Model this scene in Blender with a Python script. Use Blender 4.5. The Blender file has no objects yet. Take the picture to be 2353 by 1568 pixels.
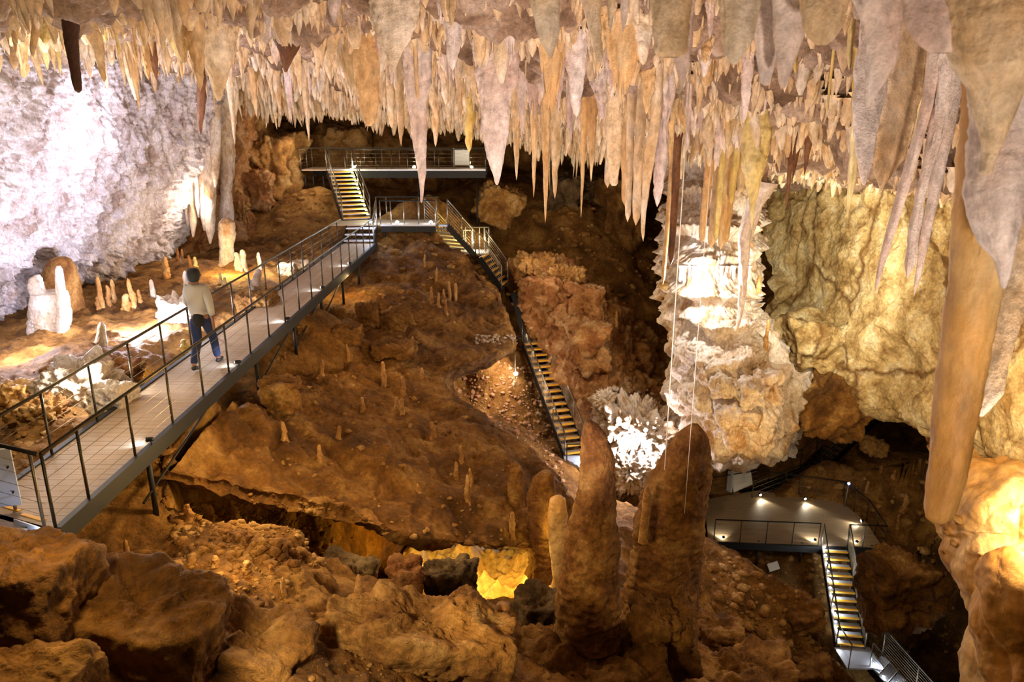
import bpy, bmesh, math, random
import numpy as np
from mathutils import Vector, Matrix

# ------------------------------------------------------------------ camera
SC = bpy.context.scene
COL = SC.collection
FPX, CXP, CYP = 1700.0, 1176.5, 784.0
HZ = 277.0
PITCH = math.atan((CYP - HZ) / FPX)
SP, CP = math.sin(PITCH), math.cos(PITCH)
CAMZ = 4.4
cam = bpy.data.cameras.new('camera')
cam.sensor_width = 36.0
cam.lens = FPX * 36.0 / 2353.0
cam.clip_start = 0.05
cam.clip_end = 300
cam.dof.use_dof = True
cam.dof.focus_distance = 11.5
cam.dof.aperture_fstop = 1.6
camo = bpy.data.objects.new('camera', cam)
COL.objects.link(camo)
camo.location = (0, 0, CAMZ)
camo.rotation_euler = (math.radians(90) - PITCH, 0, 0)
SC.camera = camo

# ------------------------------------------------------------------ world
wd = bpy.data.worlds.new('world')
SC.world = wd
wd.use_nodes = True
wd.node_tree.nodes['Background'].inputs[0].default_value = (1.0, 0.62, 0.34, 1)
wd.node_tree.nodes['Background'].inputs[1].default_value = 0.022

SC.view_settings.view_transform = 'Standard'
SC.view_settings.look = 'None'
SC.view_settings.exposure = 0.0
SC.view_settings.gamma = 1.0
SC.view_settings.use_curve_mapping = False
SC.cycles.use_denoising = True
SC.cycles.use_adaptive_sampling = True
SC.cycles.adaptive_threshold = 0.02
SC.cycles.max_bounces = 5
SC.cycles.diffuse_bounces = 3
SC.cycles.glossy_bounces = 2
SC.cycles.transmission_bounces = 3
SC.cycles.sample_clamp_indirect = 4.0


def wp(px, py, cz):
    """a photograph direction and a distance along the view axis -> a point in the cave"""
    X = (px - CXP) / FPX * cz
    Y = (py - CYP) / FPX * cz
    return (X, cz * CP - Y * SP, CAMZ - cz * SP - Y * CP)


def pz(px, py, z):
    """point on the level z seen in that direction"""
    cz = (CAMZ - z) * FPX / (CP * (py - HZ))
    return wp(px, py, cz)


# ------------------------------------------------------------------ lamps of the cave, and some added without a fixture
def lamp(px, py, cz, col, power, r=0.15, kind='POINT', to=None, size=60, blend=0.6, world=None):
    l = bpy.data.lights.new('cave_light', kind)
    l.color = col
    l.energy = power
    l.shadow_soft_size = r
    o = bpy.data.objects.new('cave_light', l)
    COL.objects.link(o)
    o.location = world if world else wp(px, py, cz)
    if kind == 'SPOT':
        l.spot_size = math.radians(size)
        l.spot_blend = blend
        d = Vector(to) - o.location
        o.rotation_euler = d.to_track_quat('-Z', 'Y').to_euler()
    return o


WARM = (1.0, 0.76, 0.45)
AMBER = (1.0, 0.66, 0.27)
PEACH = (1.0, 0.78, 0.62)
PINK = (1.0, 0.78, 0.74)
COOL = (0.90, 0.84, 1.0)
WHITE = (1.0, 0.93, 0.86)
BLUE = (0.62, 0.76, 1.0)
YEL = (1.0, 0.74, 0.16)
GREEN = (1.0, 0.90, 0.40)
# floods aimed up at the ceiling, warm lamps set between the rocks
def flood(world, to, col, power, size=110):
    lamp(0, 0, 0, col, power, .25, kind='SPOT', to=to, size=size, blend=.8, world=world)


flood((3.0, 1.0, 1.2), (2.6, 4.5, 5), PEACH, 850, 120)
flood((-1.8, 2.5, 1.4), (-2.0, 8, 6), PEACH, 560, 120)
flood((0.4, 6.5, -0.6), (0.8, 13, 5), PINK, 1350, 110)
flood((-2.6, 13.0, 0.6), (-3.0, 19, 6), PINK, 950, 110)
flood((4.8, 5.5, -0.6), (4.6, 9.5, 4), PEACH, 1150, 110)
flood((6.0, 12.0, -2.0), (5.5, 18, 4), WARM, 1100, 110)
# left wall floods
lamp(330, 740, 17.0, COOL, 900, .2)
lamp(40, 740, 14.6, COOL, 420, .2)
lamp(120, 240, 12.5, WHITE, 180, .2)
lamp(300, 330, 18.0, COOL, 240, .2)
# warm spots among the left stalagmites, the last one added over the deck
lamp(110, 830, 14.6, AMBER, 70, .1)
lamp(215, 850, 12.3, WHITE, 170, .1)
lamp(440, 680, 16.4, WHITE, 80, .1)
lamp(330, 840, 14.2, YEL, 30, .1)
lamp(640, 590, 24.0, WHITE, 60, .1)
lamp(470, 470, 25.6, PEACH, 160, .1)
lamp(520, 600, 23.0, AMBER, 220, .1)
lamp(60, 700, 10.0, WARM, 150, .25)  # unseen lamp added above the near deck to brighten its boards
# middle
lamp(800, 640, 23.0, AMBER, 50, .15)
lamp(1150, 850, 28.8, PEACH, 210, .2)
lamp(1440, 1020, 24.3, (1, .9, .95), 520, .1)
lamp(1260, 560, 28.0, PEACH, 150, .15)
lamp(1360, 720, 25.0, WARM, 170, .15)  # added in front of the boulder mound to lift its dim face
lamp(600, 960, 10.8, AMBER, 190, .15)
lamp(520, 1230, 8.6, AMBER, 50, .15)
lamp(900, 760, 17.5, AMBER, 60, .15)
lamp(980, 1010, 12.6, AMBER, 105, .15)
lamp(0, 0, 0, AMBER, 75, .15, world=(-3.6, 5.2, 1.7))  # added over the left foreground to brighten the rocks, no fixture there
lamp(0, 0, 0, WARM, 420, .15, kind='SPOT', to=tuple(wp(950, 1480, 8.8)), size=62, blend=.7, world=(-2.4, 4.6, .9))  # unseen spot added to brighten the tan foreground boulder
lamp(1090, 1285, 16.2, (1, .56, .07), 80, .1)
lamp(1210, 1296, 16.3, (1, .56, .07), 60, .1)
lamp(990, 1268, 17.4, (1, .56, .07), 110, .1)
lamp(1285, 1225, 14.6, YEL, 12, .05)
lamp(0, 0, 0, AMBER, 520, .2, kind='SPOT', to=(1.6, 10.5, -1.6), size=44, blend=.7, world=(-1.6, 4.6, .6))  # unseen spot added from the front to lift the two giant stalagmites
# right
lamp(1600, 640, 20.8, WHITE, 420, .1)
lamp(1700, 1130, 18.8, AMBER, 420, .1, kind='SPOT', to=wp(1710, 930, 21.5), size=95, blend=.8)
lamp(1893, 880, 24.4, GREEN, 60, .05)
lamp(1850, 640, 19.5, (1, .93, .76), 1600, .3, kind='SPOT', to=wp(1890, 600, 25), size=110, blend=.8)
lamp(2040, 880, 15.0, WARM, 1600, .3, kind='SPOT', to=wp(2170, 720, 18.5), size=125, blend=.8)
lamp(2390, 1190, 14.2, WARM, 330, .1)
lamp(2390, 1190, 15.2, WHITE, 120, .1)
lamp(2120, 1120, 21.0, AMBER, 30, .3)
lamp(690, 350, 31.0, PEACH, 130, .2)
lamp(1300, 470, 31.0, AMBER, 40, .2)
lamp(760, 230, 30.0, WHITE, 60, .2)



# ------------------------------------------------------------------ noise
_rng = np.random.RandomState(7)
_PERM = _rng.permutation(256).astype(np.int64)
_PERM = np.concatenate([_PERM, _PERM, _PERM])
_G = _rng.normal(size=(256, 3))
_G /= np.linalg.norm(_G, axis=1)[:, None]


def pnoise(P):
    P = np.asarray(P, dtype=np.float64)
    I = np.floor(P).astype(np.int64)
    Fr = P - I
    I &= 255
    U = Fr * Fr * Fr * (Fr * (Fr * 6 - 15) + 10)
    out = 0.0
    for dx in (0, 1):
        wx = U[:, 0] if dx else 1 - U[:, 0]
        hx = _PERM[(I[:, 0] + dx) & 255]
        for dy in (0, 1):
            wy = U[:, 1] if dy else 1 - U[:, 1]
            hy = _PERM[(hx + I[:, 1] + dy) & 255]
            for dz in (0, 1):
                wz = U[:, 2] if dz else 1 - U[:, 2]
                h = _PERM[(hy + I[:, 2] + dz) & 255]
                g = _G[h]
                dot = g[:, 0] * (Fr[:, 0] - dx) + g[:, 1] * (Fr[:, 1] - dy) + g[:, 2] * (Fr[:, 2] - dz)
                out = out + wx * wy * wz * dot
    return out * 1.5


def fbm(P, octv=4, lac=2.03, gain=0.5):
    P = np.asarray(P, dtype=np.float64)
    a, s, out = 1.0, 1.0, np.zeros(len(P))
    for k in range(octv):
        out += a * pnoise(P * s + 17.3 * k)
        a *= gain
        s *= lac
    return out


def billow(P, octv=3, lac=2.1, gain=0.5):
    P = np.asarray(P, dtype=np.float64)
    a, s, out = 1.0, 1.0, np.zeros(len(P))
    for k in range(octv):
        out += a * np.abs(pnoise(P * s + 9.1 * k))
        a *= gain
        s *= lac
    return out


def worley(P, seed=0):
    """F1, F2 and a random number of the nearest cell"""
    P = np.asarray(P, dtype=np.float64)
    I = np.floor(P).astype(np.int64)
    f1 = np.full(len(P), 9.0)
    f2 = np.full(len(P), 9.0)
    rid = np.zeros(len(P))
    R = np.random.RandomState(100 + seed).rand(256, 4)
    for dx in (-1, 0, 1):
        for dy in (-1, 0, 1):
            for dz in (-1, 0, 1):
                C = I + np.array([dx, dy, dz])
                h = _PERM[(_PERM[(_PERM[C[:, 0] & 255] + C[:, 1]) & 255] + C[:, 2]) & 255]
                Q = C + R[h][:, :3]
                d = np.sqrt(((P - Q) ** 2).sum(1))
                m = d < f1
                f2 = np.where(m, f1, np.minimum(f2, d))
                rid = np.where(m, R[h][:, 3], rid)
                f1 = np.where(m, d, f1)
    return f1, f2, rid


# ------------------------------------------------------------------ materials
def lin(h):
    h = h.lstrip('#')
    v = [int(h[i:i + 2], 16) / 255 for i in (0, 2, 4)]
    return tuple(((c + 0.055) / 1.055) ** 2.4 if c > 0.04045 else c / 12.92 for c in v) + (1,)


def simple(name, col, rough=0.6, metal=0.0, emit=None, strength=0.0, spec=0.5):
    m = bpy.data.materials.new(name)
    m.use_nodes = True
    b = m.node_tree.nodes['Principled BSDF']
    b.inputs['Base Color'].default_value = lin(col)
    b.inputs['Roughness'].default_value = rough
    b.inputs['Metallic'].default_value = metal
    b.inputs['Specular IOR Level'].default_value = spec
    if emit:
        b.inputs['Emission Color'].default_value = emit + (1,)
        b.inputs['Emission Strength'].default_value = strength
    return m


def rock(name, cols, scale=1.0, bump=0.5, rough=0.8, spec=0.25, streak=0.0, fine=9.0, veins=None, sss=0.0):
    """stone: stains between three colours, fine grain and pits in the bump"""
    m = bpy.data.materials.new(name)
    m.use_nodes = True
    nt = m.node_tree
    N, L = nt.nodes, nt.links
    b = N['Principled BSDF']
    tc = N.new('ShaderNodeNewGeometry')
    oi = N.new('ShaderNodeObjectInfo')
    add = N.new('ShaderNodeVectorMath')
    add.operation = 'ADD'
    mul = N.new('ShaderNodeVectorMath')
    mul.operation = 'SCALE'
    mul.inputs[3].default_value = 13.0
    cmb = N.new('ShaderNodeCombineXYZ')
    for i in range(3):
        L.new(oi.outputs['Random'], cmb.inputs[i])
    L.new(cmb.outputs[0], mul.inputs[0])
    L.new(tc.outputs['Position'], add.inputs[0])
    L.new(mul.outputs[0], add.inputs[1])
    mp = N.new('ShaderNodeMapping')
    mp.inputs['Scale'].default_value = (1, 1, 1 - 0.85 * streak)
    L.new(add.outputs[0], mp.inputs[0])
    n1 = N.new('ShaderNodeTexNoise')
    n1.inputs['Scale'].default_value = 0.9 * scale
    n1.inputs['Detail'].default_value = 7
    n1.inputs['Roughness'].default_value = 0.62
    n1.inputs['Distortion'].default_value = 0.4
    L.new(mp.outputs[0], n1.inputs[0])
    cr = N.new('ShaderNodeValToRGB')
    cr.color_ramp.elements[0].position = 0.36
    cr.color_ramp.elements[0].color = lin(cols[0])
    cr.color_ramp.elements[1].position = 0.66
    cr.color_ramp.elements[1].color = lin(cols[-1])
    if len(cols) > 2:
        for i, c in enumerate(cols[1:-1]):
            e = cr.color_ramp.elements.new(0.36 + 0.30 * (i + 1) / (len(cols) - 1))
            e.color = lin(c)
    L.new(n1.outputs[0], cr.inputs[0])
    n2 = N.new('ShaderNodeTexNoise')
    n2.inputs['Scale'].default_value = fine * scale
    n2.inputs['Detail'].default_value = 6
    n2.inputs['Roughness'].default_value = 0.7
    L.new(mp.outputs[0], n2.inputs[0])
    mr = N.new('ShaderNodeMapRange')
    mr.inputs[1].default_value = 0.25
    mr.inputs[2].default_value = 0.75
    mr.inputs[3].default_value = 0.45
    mr.inputs[4].default_value = 1.38
    L.new(n2.outputs[0], mr.inputs[0])
    mx = N.new('ShaderNodeVectorMath')
    mx.operation = 'SCALE'
    L.new(cr.outputs[0], mx.inputs[0])
    L.new(mr.outputs[0], mx.inputs[3])
    colout = mx.outputs[0]
    if veins:
        vn = N.new('ShaderNodeTexVoronoi')
        vn.feature = 'DISTANCE_TO_EDGE'
        vn.inputs['Scale'].default_value = veins[1]
        dn = N.new('ShaderNodeTexNoise')
        dn.inputs['Scale'].default_value = 1.5
        dn.inputs['Detail'].default_value = 4
        L.new(mp.outputs[0], dn.inputs[0])
        ad = N.new('ShaderNodeVectorMath')
        ad.operation = 'MULTIPLY_ADD'
        ad.inputs[1].default_value = (0.9, 0.9, 0.9)
        L.new(dn.outputs['Color'], ad.inputs[0])
        L.new(mp.outputs[0], ad.inputs[2])
        L.new(ad.outputs[0], vn.inputs[0])
        r2 = N.new('ShaderNodeMapRange')
        r2.inputs[1].default_value = 0.0
        r2.inputs[2].default_value = 0.03
        r2.inputs[3].default_value = 1.0
        r2.inputs[4].default_value = 0.0
        L.new(vn.outputs[0], r2.inputs[0])
        mm = N.new('ShaderNodeMix')
        mm.data_type = 'RGBA'
        L.new(r2.outputs[0], mm.inputs[0])
        L.new(colout, mm.inputs[6])
        mm.inputs[7].default_value = lin(veins[0])
        colout = mm.outputs[2]
    L.new(colout, b.inputs['Base Color'])
    n3 = N.new('ShaderNodeTexNoise')
    n3.inputs['Scale'].default_value = 26 * scale
    n3.inputs['Detail'].default_value = 5
    n3.inputs['Roughness'].default_value = 0.65
    L.new(add.outputs[0], n3.inputs[0])
    sm = N.new('ShaderNodeMath')
    sm.operation = 'MULTIPLY_ADD'
    sm.inputs[1].default_value = 0.35
    L.new(n3.outputs[0], sm.inputs[0])
    L.new(n2.outputs[0], sm.inputs[2])
    bp = N.new('ShaderNodeBump')
    bp.inputs['Strength'].default_value = bump
    bp.inputs['Distance'].default_value = 0.11 / scale
    L.new(sm.outputs[0], bp.inputs['Height'])
    L.new(bp.outputs[0], b.inputs['Normal'])
    b.inputs['Roughness'].default_value = rough
    b.inputs['Specular IOR Level'].default_value = spec
    if sss:
        b.inputs['Subsurface Weight'].default_value = sss
        b.inputs['Subsurface Radius'].default_value = (0.06, 0.035, 0.015)
    return m


M = {
    'floor': rock('ochre_cave_earth', ['#5e401c', '#8a602a', '#b58a4a'], 1.1, 0.8),
    'slab': rock('rust_brown_rock', ['#5f3f1a', '#8a5f2a', '#b98e50'], 1.3, 0.9),
    'pale_slab': rock('buff_rock', ['#83582c', '#b58646', '#d2ac70'], 1.5, 0.9),
    'redrock': rock('red_orange_rock', ['#84502a', '#ac7844', '#ccA676'.lower()], 1.6, 0.9),
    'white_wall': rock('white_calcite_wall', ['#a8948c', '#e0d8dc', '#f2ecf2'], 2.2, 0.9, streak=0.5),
    'right_wall': rock('cream_limestone_wall', ['#8a6a3a', '#c4a870', '#e0cfa2'], 1.3, 0.8, veins=('#6a4a22', 0.2)),
    'ceil': rock('pale_ceiling_stone', ['#7a604a', '#a98c74', '#ccb5a2'], 1.6, 0.9),
    'cream': rock('cream_calcite', ['#d2ac7a', '#e2c8a2', '#eadcc8'], 1.6, 0.5, 0.6, 0.3, streak=0.5, fine=6),
    'lilac': rock('pinkish_white_calcite', ['#d0b4a6', '#e4d2c8', '#eee4e0'], 1.6, 0.5, 0.6, 0.3, streak=0.5, fine=6),
    'ochre': rock('ochre_calcite', ['#cf9f64', '#e0bb86', '#ead4ac'], 1.5, 0.4, 0.5, 0.35, streak=0.7, fine=6),
    'brown': rock('brown_dripstone', ['#4a2c18', '#6d4426', '#8a6040'], 2.0, 0.5, 0.5, 0.35, streak=0.6),
    'yellow': rock('yellow_calcite', ['#d0b060', '#e2cc88', '#ece0b8'], 1.5, 0.3, 0.5, 0.35, streak=0.7, fine=6),
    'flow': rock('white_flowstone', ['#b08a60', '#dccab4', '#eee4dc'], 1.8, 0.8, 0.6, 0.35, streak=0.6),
    'amberflow': rock('amber_flowstone', ['#b07a34', '#d8a55c', '#e8c588'], 0.9, 0.25, 0.55, 0.35, streak=0.75, fine=4),
    'orangemite': rock('orange_stalagmite_stone', ['#8f6230', '#b58648', '#cda873'], 2.5, 0.4, 0.55, 0.35),
    'mite': rock('layered_stalagmite_stone', ['#6a4018', '#9a6a32', '#bf9454'], 2.0, 0.9, 0.75, 0.3),
    'gravel': rock('pink_gravel_earth', ['#b07a50', '#d0a078', '#e6c8a4'], 2.5, 1.0),
    'grey': rock('grey_brown_boulder', ['#4a3a26', '#705a3c', '#8f7a58'], 2.0, 0.8),
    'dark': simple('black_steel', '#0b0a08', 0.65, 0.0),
    'steel': simple('galvanised_steel', '#8c8578', 0.42, 0.75),
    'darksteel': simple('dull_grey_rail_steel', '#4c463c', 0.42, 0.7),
    'plate': simple('pale_metal_plate', '#c9ccd6', 0.4, 0.3),
    'panel': simple('pale_blue_panel', '#c4cce0', 0.5),
    'nose': simple('yellow_step_nosing', '#f0b020', 0.6),
    'white': simple('white_board', '#e8e4dc', 0.6),
    'cable': simple('white_cord', '#e6ddd0', 0.6),
    'wire': simple('thin_steel_wire', '#a89c88', 0.35, 0.8),
    'lens': simple('lit_led_lens', '#ffffff', 0.4, 0, (0.85, 0.92, 1.0), 40),
    'lens_warm': simple('lit_warm_led_lens', '#ffffff', 0.4, 0, (1.0, 0.95, 0.6), 40),
    'skin': simple('skin', '#7a5138', 0.6),
    'shirt': simple('light_grey_shirt_cloth', '#a6a29a', 0.85),
    'jeans': simple('blue_denim', '#142346', 0.9),
    'hair': simple('black_hair', '#0c0a08', 0.7),
    'belt': simple('black_cloth', '#0f0e0e', 0.9),
    'shoe': simple('dark_shoe_leather', '#241c1a', 0.6),
}


def deckmat():
    m = bpy.data.materials.new('grey_brown_deck_board')
    m.use_nodes = True
    nt = m.node_tree
    N, L = nt.nodes, nt.links
    b = N['Principled BSDF']
    g = N.new('ShaderNodeNewGeometry')
    mp = N.new('ShaderNodeMapping')
    mp.inputs['Scale'].default_value = (1, 14, 1)
    L.new(g.outputs[0], mp.inputs[0])
    n = N.new('ShaderNodeTexNoise')
    n.inputs['Scale'].default_value = 1.5
    n.inputs['Detail'].default_value = 5
    L.new(mp.outputs[0], n.inputs[0])
    cr = N.new('ShaderNodeValToRGB')
    cr.color_ramp.elements[0].position = 0.3
    cr.color_ramp.elements[0].color = lin('#a08a70')
    cr.color_ramp.elements[1].position = 0.7
    cr.color_ramp.elements[1].color = lin('#b8a288')
    L.new(n.outputs[0], cr.inputs[0])
    L.new(cr.outputs[0], b.inputs['Base Color'])
    b.inputs['Roughness'].default_value = 0.65
    return m


M['deck'] = deckmat()


# ------------------------------------------------------------------ scene tags and mesh helpers
def props(o, label=None, cat=None, group=None, kind=None):
    if label:
        o['label'] = label
    if cat:
        o['category'] = cat
    if group:
        o['group'] = group
    if kind:
        o['kind'] = kind
    return o


def mesh_obj(name, V, Fq, mat, parent=None, smooth=True, loc=(0, 0, 0)):
    me = bpy.data.meshes.new(name)
    V = np.asarray(V, dtype=np.float32)
    if isinstance(Fq, np.ndarray):
        nf = len(Fq)
        me.vertices.add(len(V))
        me.vertices.foreach_set('co', V.ravel())
        me.loops.add(nf * Fq.shape[1])
        me.loops.foreach_set('vertex_index', Fq.astype(np.int32).ravel())
        me.polygons.add(nf)
        me.polygons.foreach_set('loop_start', (np.arange(nf) * Fq.shape[1]).astype(np.int32))
        me.update(calc_edges=True)
        me.validate()
    else:
        me.from_pydata([tuple(map(float, v)) for v in V], [], Fq)
        me.update()
    if smooth:
        me.polygons.foreach_set('use_smooth', np.ones(len(me.polygons), dtype=bool))
    me.materials.append(mat)
    o = bpy.data.objects.new(name, me)
    COL.objects.link(o)
    o.location = loc
    if parent:
        o.parent = parent
    return o


def rootpos(o):
    p = Vector((0, 0, 0))
    while o:
        p += o.location
        o = o.parent
    return p


def empty(name, loc, label, cat, group=None, kind=None):
    o = bpy.data.objects.new(name, None)
    o.empty_display_size = 0.2
    COL.objects.link(o)
    o.location = loc
    props(o, label, cat, group, kind)
    return o


class MB:
    def __init__(s):
        s.v, s.f = [], []

    def box(s, c, ax, ay, az):
        """centre and three half-axis vectors"""
        c, ax, ay, az = Vector(c), Vector(ax), Vector(ay), Vector(az)
        n = len(s.v)
        for i in (-1, 1):
            for j in (-1, 1):
                for k in (-1, 1):
                    s.v.append(c + ax * i + ay * j + az * k)
        for q in ((0, 1, 3, 2), (4, 6, 7, 5), (0, 4, 5, 1), (2, 3, 7, 6), (0, 2, 6, 4), (1, 5, 7, 3)):
            s.f.append(tuple(n + a for a in q))
        return s

    def abox(s, x0, x1, y0, y1, z0, z1):
        return s.box(((x0 + x1) / 2, (y0 + y1) / 2, (z0 + z1) / 2), ((x1 - x0) / 2, 0, 0), (0, (y1 - y0) / 2, 0), (0, 0, (z1 - z0) / 2))

    def bar(s, a, b, w, h):
        a, b = Vector(a), Vector(b)
        d = (b - a)
        L = d.length
        d.normalize()
        side = d.cross(Vector((0, 0, 1)))
        if side.length < 1e-3:
            side = Vector((1, 0, 0))
        side.normalize()
        up = side.cross(d)
        return s.box((a + b) / 2, d * L / 2, side * w / 2, up * h / 2)

    def tube(s, pts, r, n=8):
        pts = [Vector(p) for p in pts]
        rs = r if isinstance(r, (list, tuple)) else [r] * len(pts)
        base = len(s.v)
        for i, p in enumerate(pts):
            d = (pts[min(i + 1, len(pts) - 1)] - pts[max(i - 1, 0)]).normalized()
            a = d.cross(Vector((0, 0, 1)))
            if a.length < 1e-3:
                a = d.cross(Vector((1, 0, 0)))
            a.normalize()
            b = d.cross(a)
            for k in range(n):
                t = 2 * math.pi * k / n
                s.v.append(p + (a * math.cos(t) + b * math.sin(t)) * rs[i])
        for i in range(len(pts) - 1):
            for k in range(n):
                k2 = (k + 1) % n
                s.f.append((base + i * n + k, base + i * n + k2, base + (i + 1) * n + k2, base + (i + 1) * n + k))
        s.f.append(tuple(base + k for k in range(n))[::-1])
        s.f.append(tuple(base + (len(pts) - 1) * n + k for k in range(n)))
        return s

    def poly(s, pts, z0, z1):
        n = len(pts)
        b = len(s.v)
        for z in (z0, z1):
            for p in pts:
                s.v.append(Vector((p[0], p[1], z)))
        s.f.append(tuple(b + i for i in range(n)))
        s.f.append(tuple(b + n + i for i in range(n))[::-1])
        for i in range(n):
            j = (i + 1) % n
            s.f.append((b + i, b + j, b + n + j, b + n + i))
        return s

    def build(s, name, mat, parent=None, smooth=False):
        off = rootpos(parent) if parent else Vector((0, 0, 0))
        o = mesh_obj(name, [v - off for v in s.v], s.f, mat, parent, smooth)
        return o


def grid_faces(m, n):
    i = np.arange(m - 1)[:, None] * n + np.arange(n - 1)[None, :]
    i = i.ravel()
    return np.stack([i, i + 1, i + n + 1, i + n], axis=1)


def grid_normals(P):
    du = np.gradient(P, axis=1)
    dv = np.gradient(P, axis=0)
    Nn = np.cross(du, dv)
    l = np.linalg.norm(Nn, axis=2, keepdims=True)
    return Nn / np.maximum(l, 1e-9)


def catmull(C, n):
    """resample control points along axis 0 to n samples"""
    C = np.asarray(C, dtype=np.float64)
    m = len(C)
    E = np.concatenate([2 * C[:1] - C[1:2], C, 2 * C[-1:] - C[-2:-1]])
    t = np.linspace(0, m - 1 - 1e-6, n)
    i = np.floor(t).astype(int)
    f = (t - i).reshape((-1,) + (1,) * (C.ndim - 1))
    p0, p1, p2, p3 = E[i], E[i + 1], E[i + 2], E[i + 3]
    return 0.5 * (2 * p1 + (-p0 + p2) * f + (2 * p0 - 5 * p1 + 4 * p2 - p3) * f ** 2 + (-p0 + 3 * p1 - 3 * p2 + p3) * f ** 3)


def patch(name, rows, mm, nn, mat, disp, parent=None, world=False):
    """a free-form rock face: control rows -> smooth sheet -> relief along its normals, facing the camera side"""
    C = np.array([[p if world else wp(*p) for p in r] for r in rows])
    P = catmull(C, mm)
    P = np.transpose(catmull(np.transpose(P, (1, 0, 2)), nn), (1, 0, 2))
    Nn = grid_normals(P)
    ctr = P.reshape(-1, 3).mean(0)
    if ((Nn * (np.array([0, 0, CAMZ]) - P)).sum(2)).mean() < 0:
        Nn = -Nn
        flip = True
    else:
        flip = False
    Q = P.reshape(-1, 3)
    d = disp(Q)
    if isinstance(d, tuple):
        V = Q + Nn.reshape(-1, 3) * d[0][:, None] + d[1]
    else:
        V = Q + Nn.reshape(-1, 3) * d[:, None]
    Fq = grid_faces(mm, nn)
    if flip:
        Fq = Fq[:, ::-1]
    return mesh_obj(name, V, np.ascontiguousarray(Fq), mat, parent)


def tps(pts):
    pts = np.array(pts)
    X = pts[:, :2]
    n = len(X)
    r2 = ((X[:, None] - X[None]) ** 2).sum(2)
    K = 0.5 * r2 * np.log(r2 + 1e-9) + np.eye(n) * 0.08
    A = np.zeros((n + 3, n + 3))
    A[:n, :n] = K
    A[:n, n] = 1
    A[:n, n + 1:] = X
    A[n, :n] = 1
    A[n + 1:, :n] = X.T
    b = np.concatenate([pts[:, 2], np.zeros(3)])
    w = np.linalg.solve(A, b)

    def f(Q):
        Q = np.atleast_2d(Q)[:, :2]
        out = np.zeros(len(Q))
        for s in range(0, len(Q), 60000):
            q = Q[s:s + 60000]
            r = ((q[:, None] - X[None]) ** 2).sum(2)
            out[s:s + 60000] = (0.5 * r * np.log(r + 1e-9)) @ w[:n] + w[n] + q @ w[n + 1:]
        return out
    return f


def sample_terrain(f, m, n, y0, y1, a0, a1):
    """rows ever further away, columns fanning out, so that near ground gets the finer mesh"""
    ys = y0 * (y1 / y0) ** np.linspace(0, 1, m)
    aa = np.linspace(a0, a1, n)
    Y = np.repeat(ys[:, None], n, 1)
    X = Y * aa[None, :] + 0 * Y
    Z = f(np.stack([X.ravel(), Y.ravel()], 1)).reshape(m, n)
    return np.stack([X, Y, Z], 2)

# ================================================================== THE CAVE ITSELF
FLOOR_PTS = [
    (0, 1100, 10.3), (-300, 1100, 10.3), (100, 960, 12), (0, 850, 14.5), (-300, 850, 14.5), (200, 900, 13), (330, 860, 14.5),
    (450, 760, 17.5), (600, 640, 23.5), (250, 700, 20), (400, 600, 26), (0, 770, 17), (620, 600, 26), (700, 565, 29.2),
    (745, 440, 32.5), (700, 480, 31.3), (640, 540, 29.8), (500, 560, 30), (560, 430, 36), (200, 620, 25),
    (200, 1300, 8.6), (350, 1210, 10.5), (520, 1240, 10), (730, 1270, 10.8), (700, 1400, 9), (870, 1330, 11), (400, 1400, 8),
    (300, 1560, 7), (0, 1400, 6.5), (0, 1560, 5.8), (600, 1560, 7.2), (750, 1560, 7.5), (1000, 1560, 9), (1200, 1560, 10.5),
    (1200, 1480, 12), (1350, 1500, 13), (1500, 1568, 12), (1600, 1560, 14), (1700, 1500, 19.5), (1850, 1400, 22),
    (1700, 1300, 24), (1620, 1275, 28), (1950, 1530, 27.6), (2100, 1580, 27.5), (2230, 1500, 22), (1700, 1140, 33.2), (1900, 1150, 33.5), (1860, 1085, 36), (2100, 1330, 22.5),
    (1900, 1060, 31.5), (2150, 1050, 28), (2200, 1250, 22), (2300, 1550, 18.5), (2130, 1150, 26), (2050, 1230, 27), (2020, 1100, 29),
    (1100, 1330, 20), (1150, 900, 30), (1080, 850, 31), (1230, 1000, 27.5), (1180, 400, 40), (1100, 480, 36), (1000, 450, 38),
    (900, 440, 40), (1500, 650, 36), (1450, 500, 40), (1560, 850, 32), (1300, 550, 35.5), (1130, 585, 33.5), (1600, 500, 40),
    (1330, 1075, 28.5), (1900, 900, 34), (1750, 1250, 28.8), (1900, 1290, 27.8), (1640, 1100, 30.5), (1480, 1180, 26),
    (1000, 1300, 17), (1250, 1400, 15), (1350, 1250, 20), (750, 600, 27.2), (800, 800, 19), (650, 900, 15), (500, 930, 13.2),
    (850, 600, 27.5), (1000, 540, 30), (500, 1125, 14.5), (650, 1165, 15.5), (800, 1215, 16.5), (950, 1285, 18.5), (1230, 800, 34.5), (1270, 900, 32.8), (1300, 1000, 31.2), (1215, 720, 35.5), (440, 1165, 10.9), (620, 1215, 10.6), (1000, 1150, 20), (1000, 900, 25),
    (1100, 650, 30), (1000, 380, 44), (1300, 420, 43), (700, 400, 38), (1700, 1420, 20.5), (1850, 1540, 23.5), (1960, 1490, 26.8), (2010, 1560, 27), (1880, 1480, 25), (2070, 1540, 26.5), (2150, 1568, 24.5), (2150, 1420, 23.5), (1930, 1400, 27.5), (790, 470, 34.5), (840, 520, 31.5), (900, 500, 34), (1000, 500, 34.5), (1060, 520, 35), (840, 430, 37),
]
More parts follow.
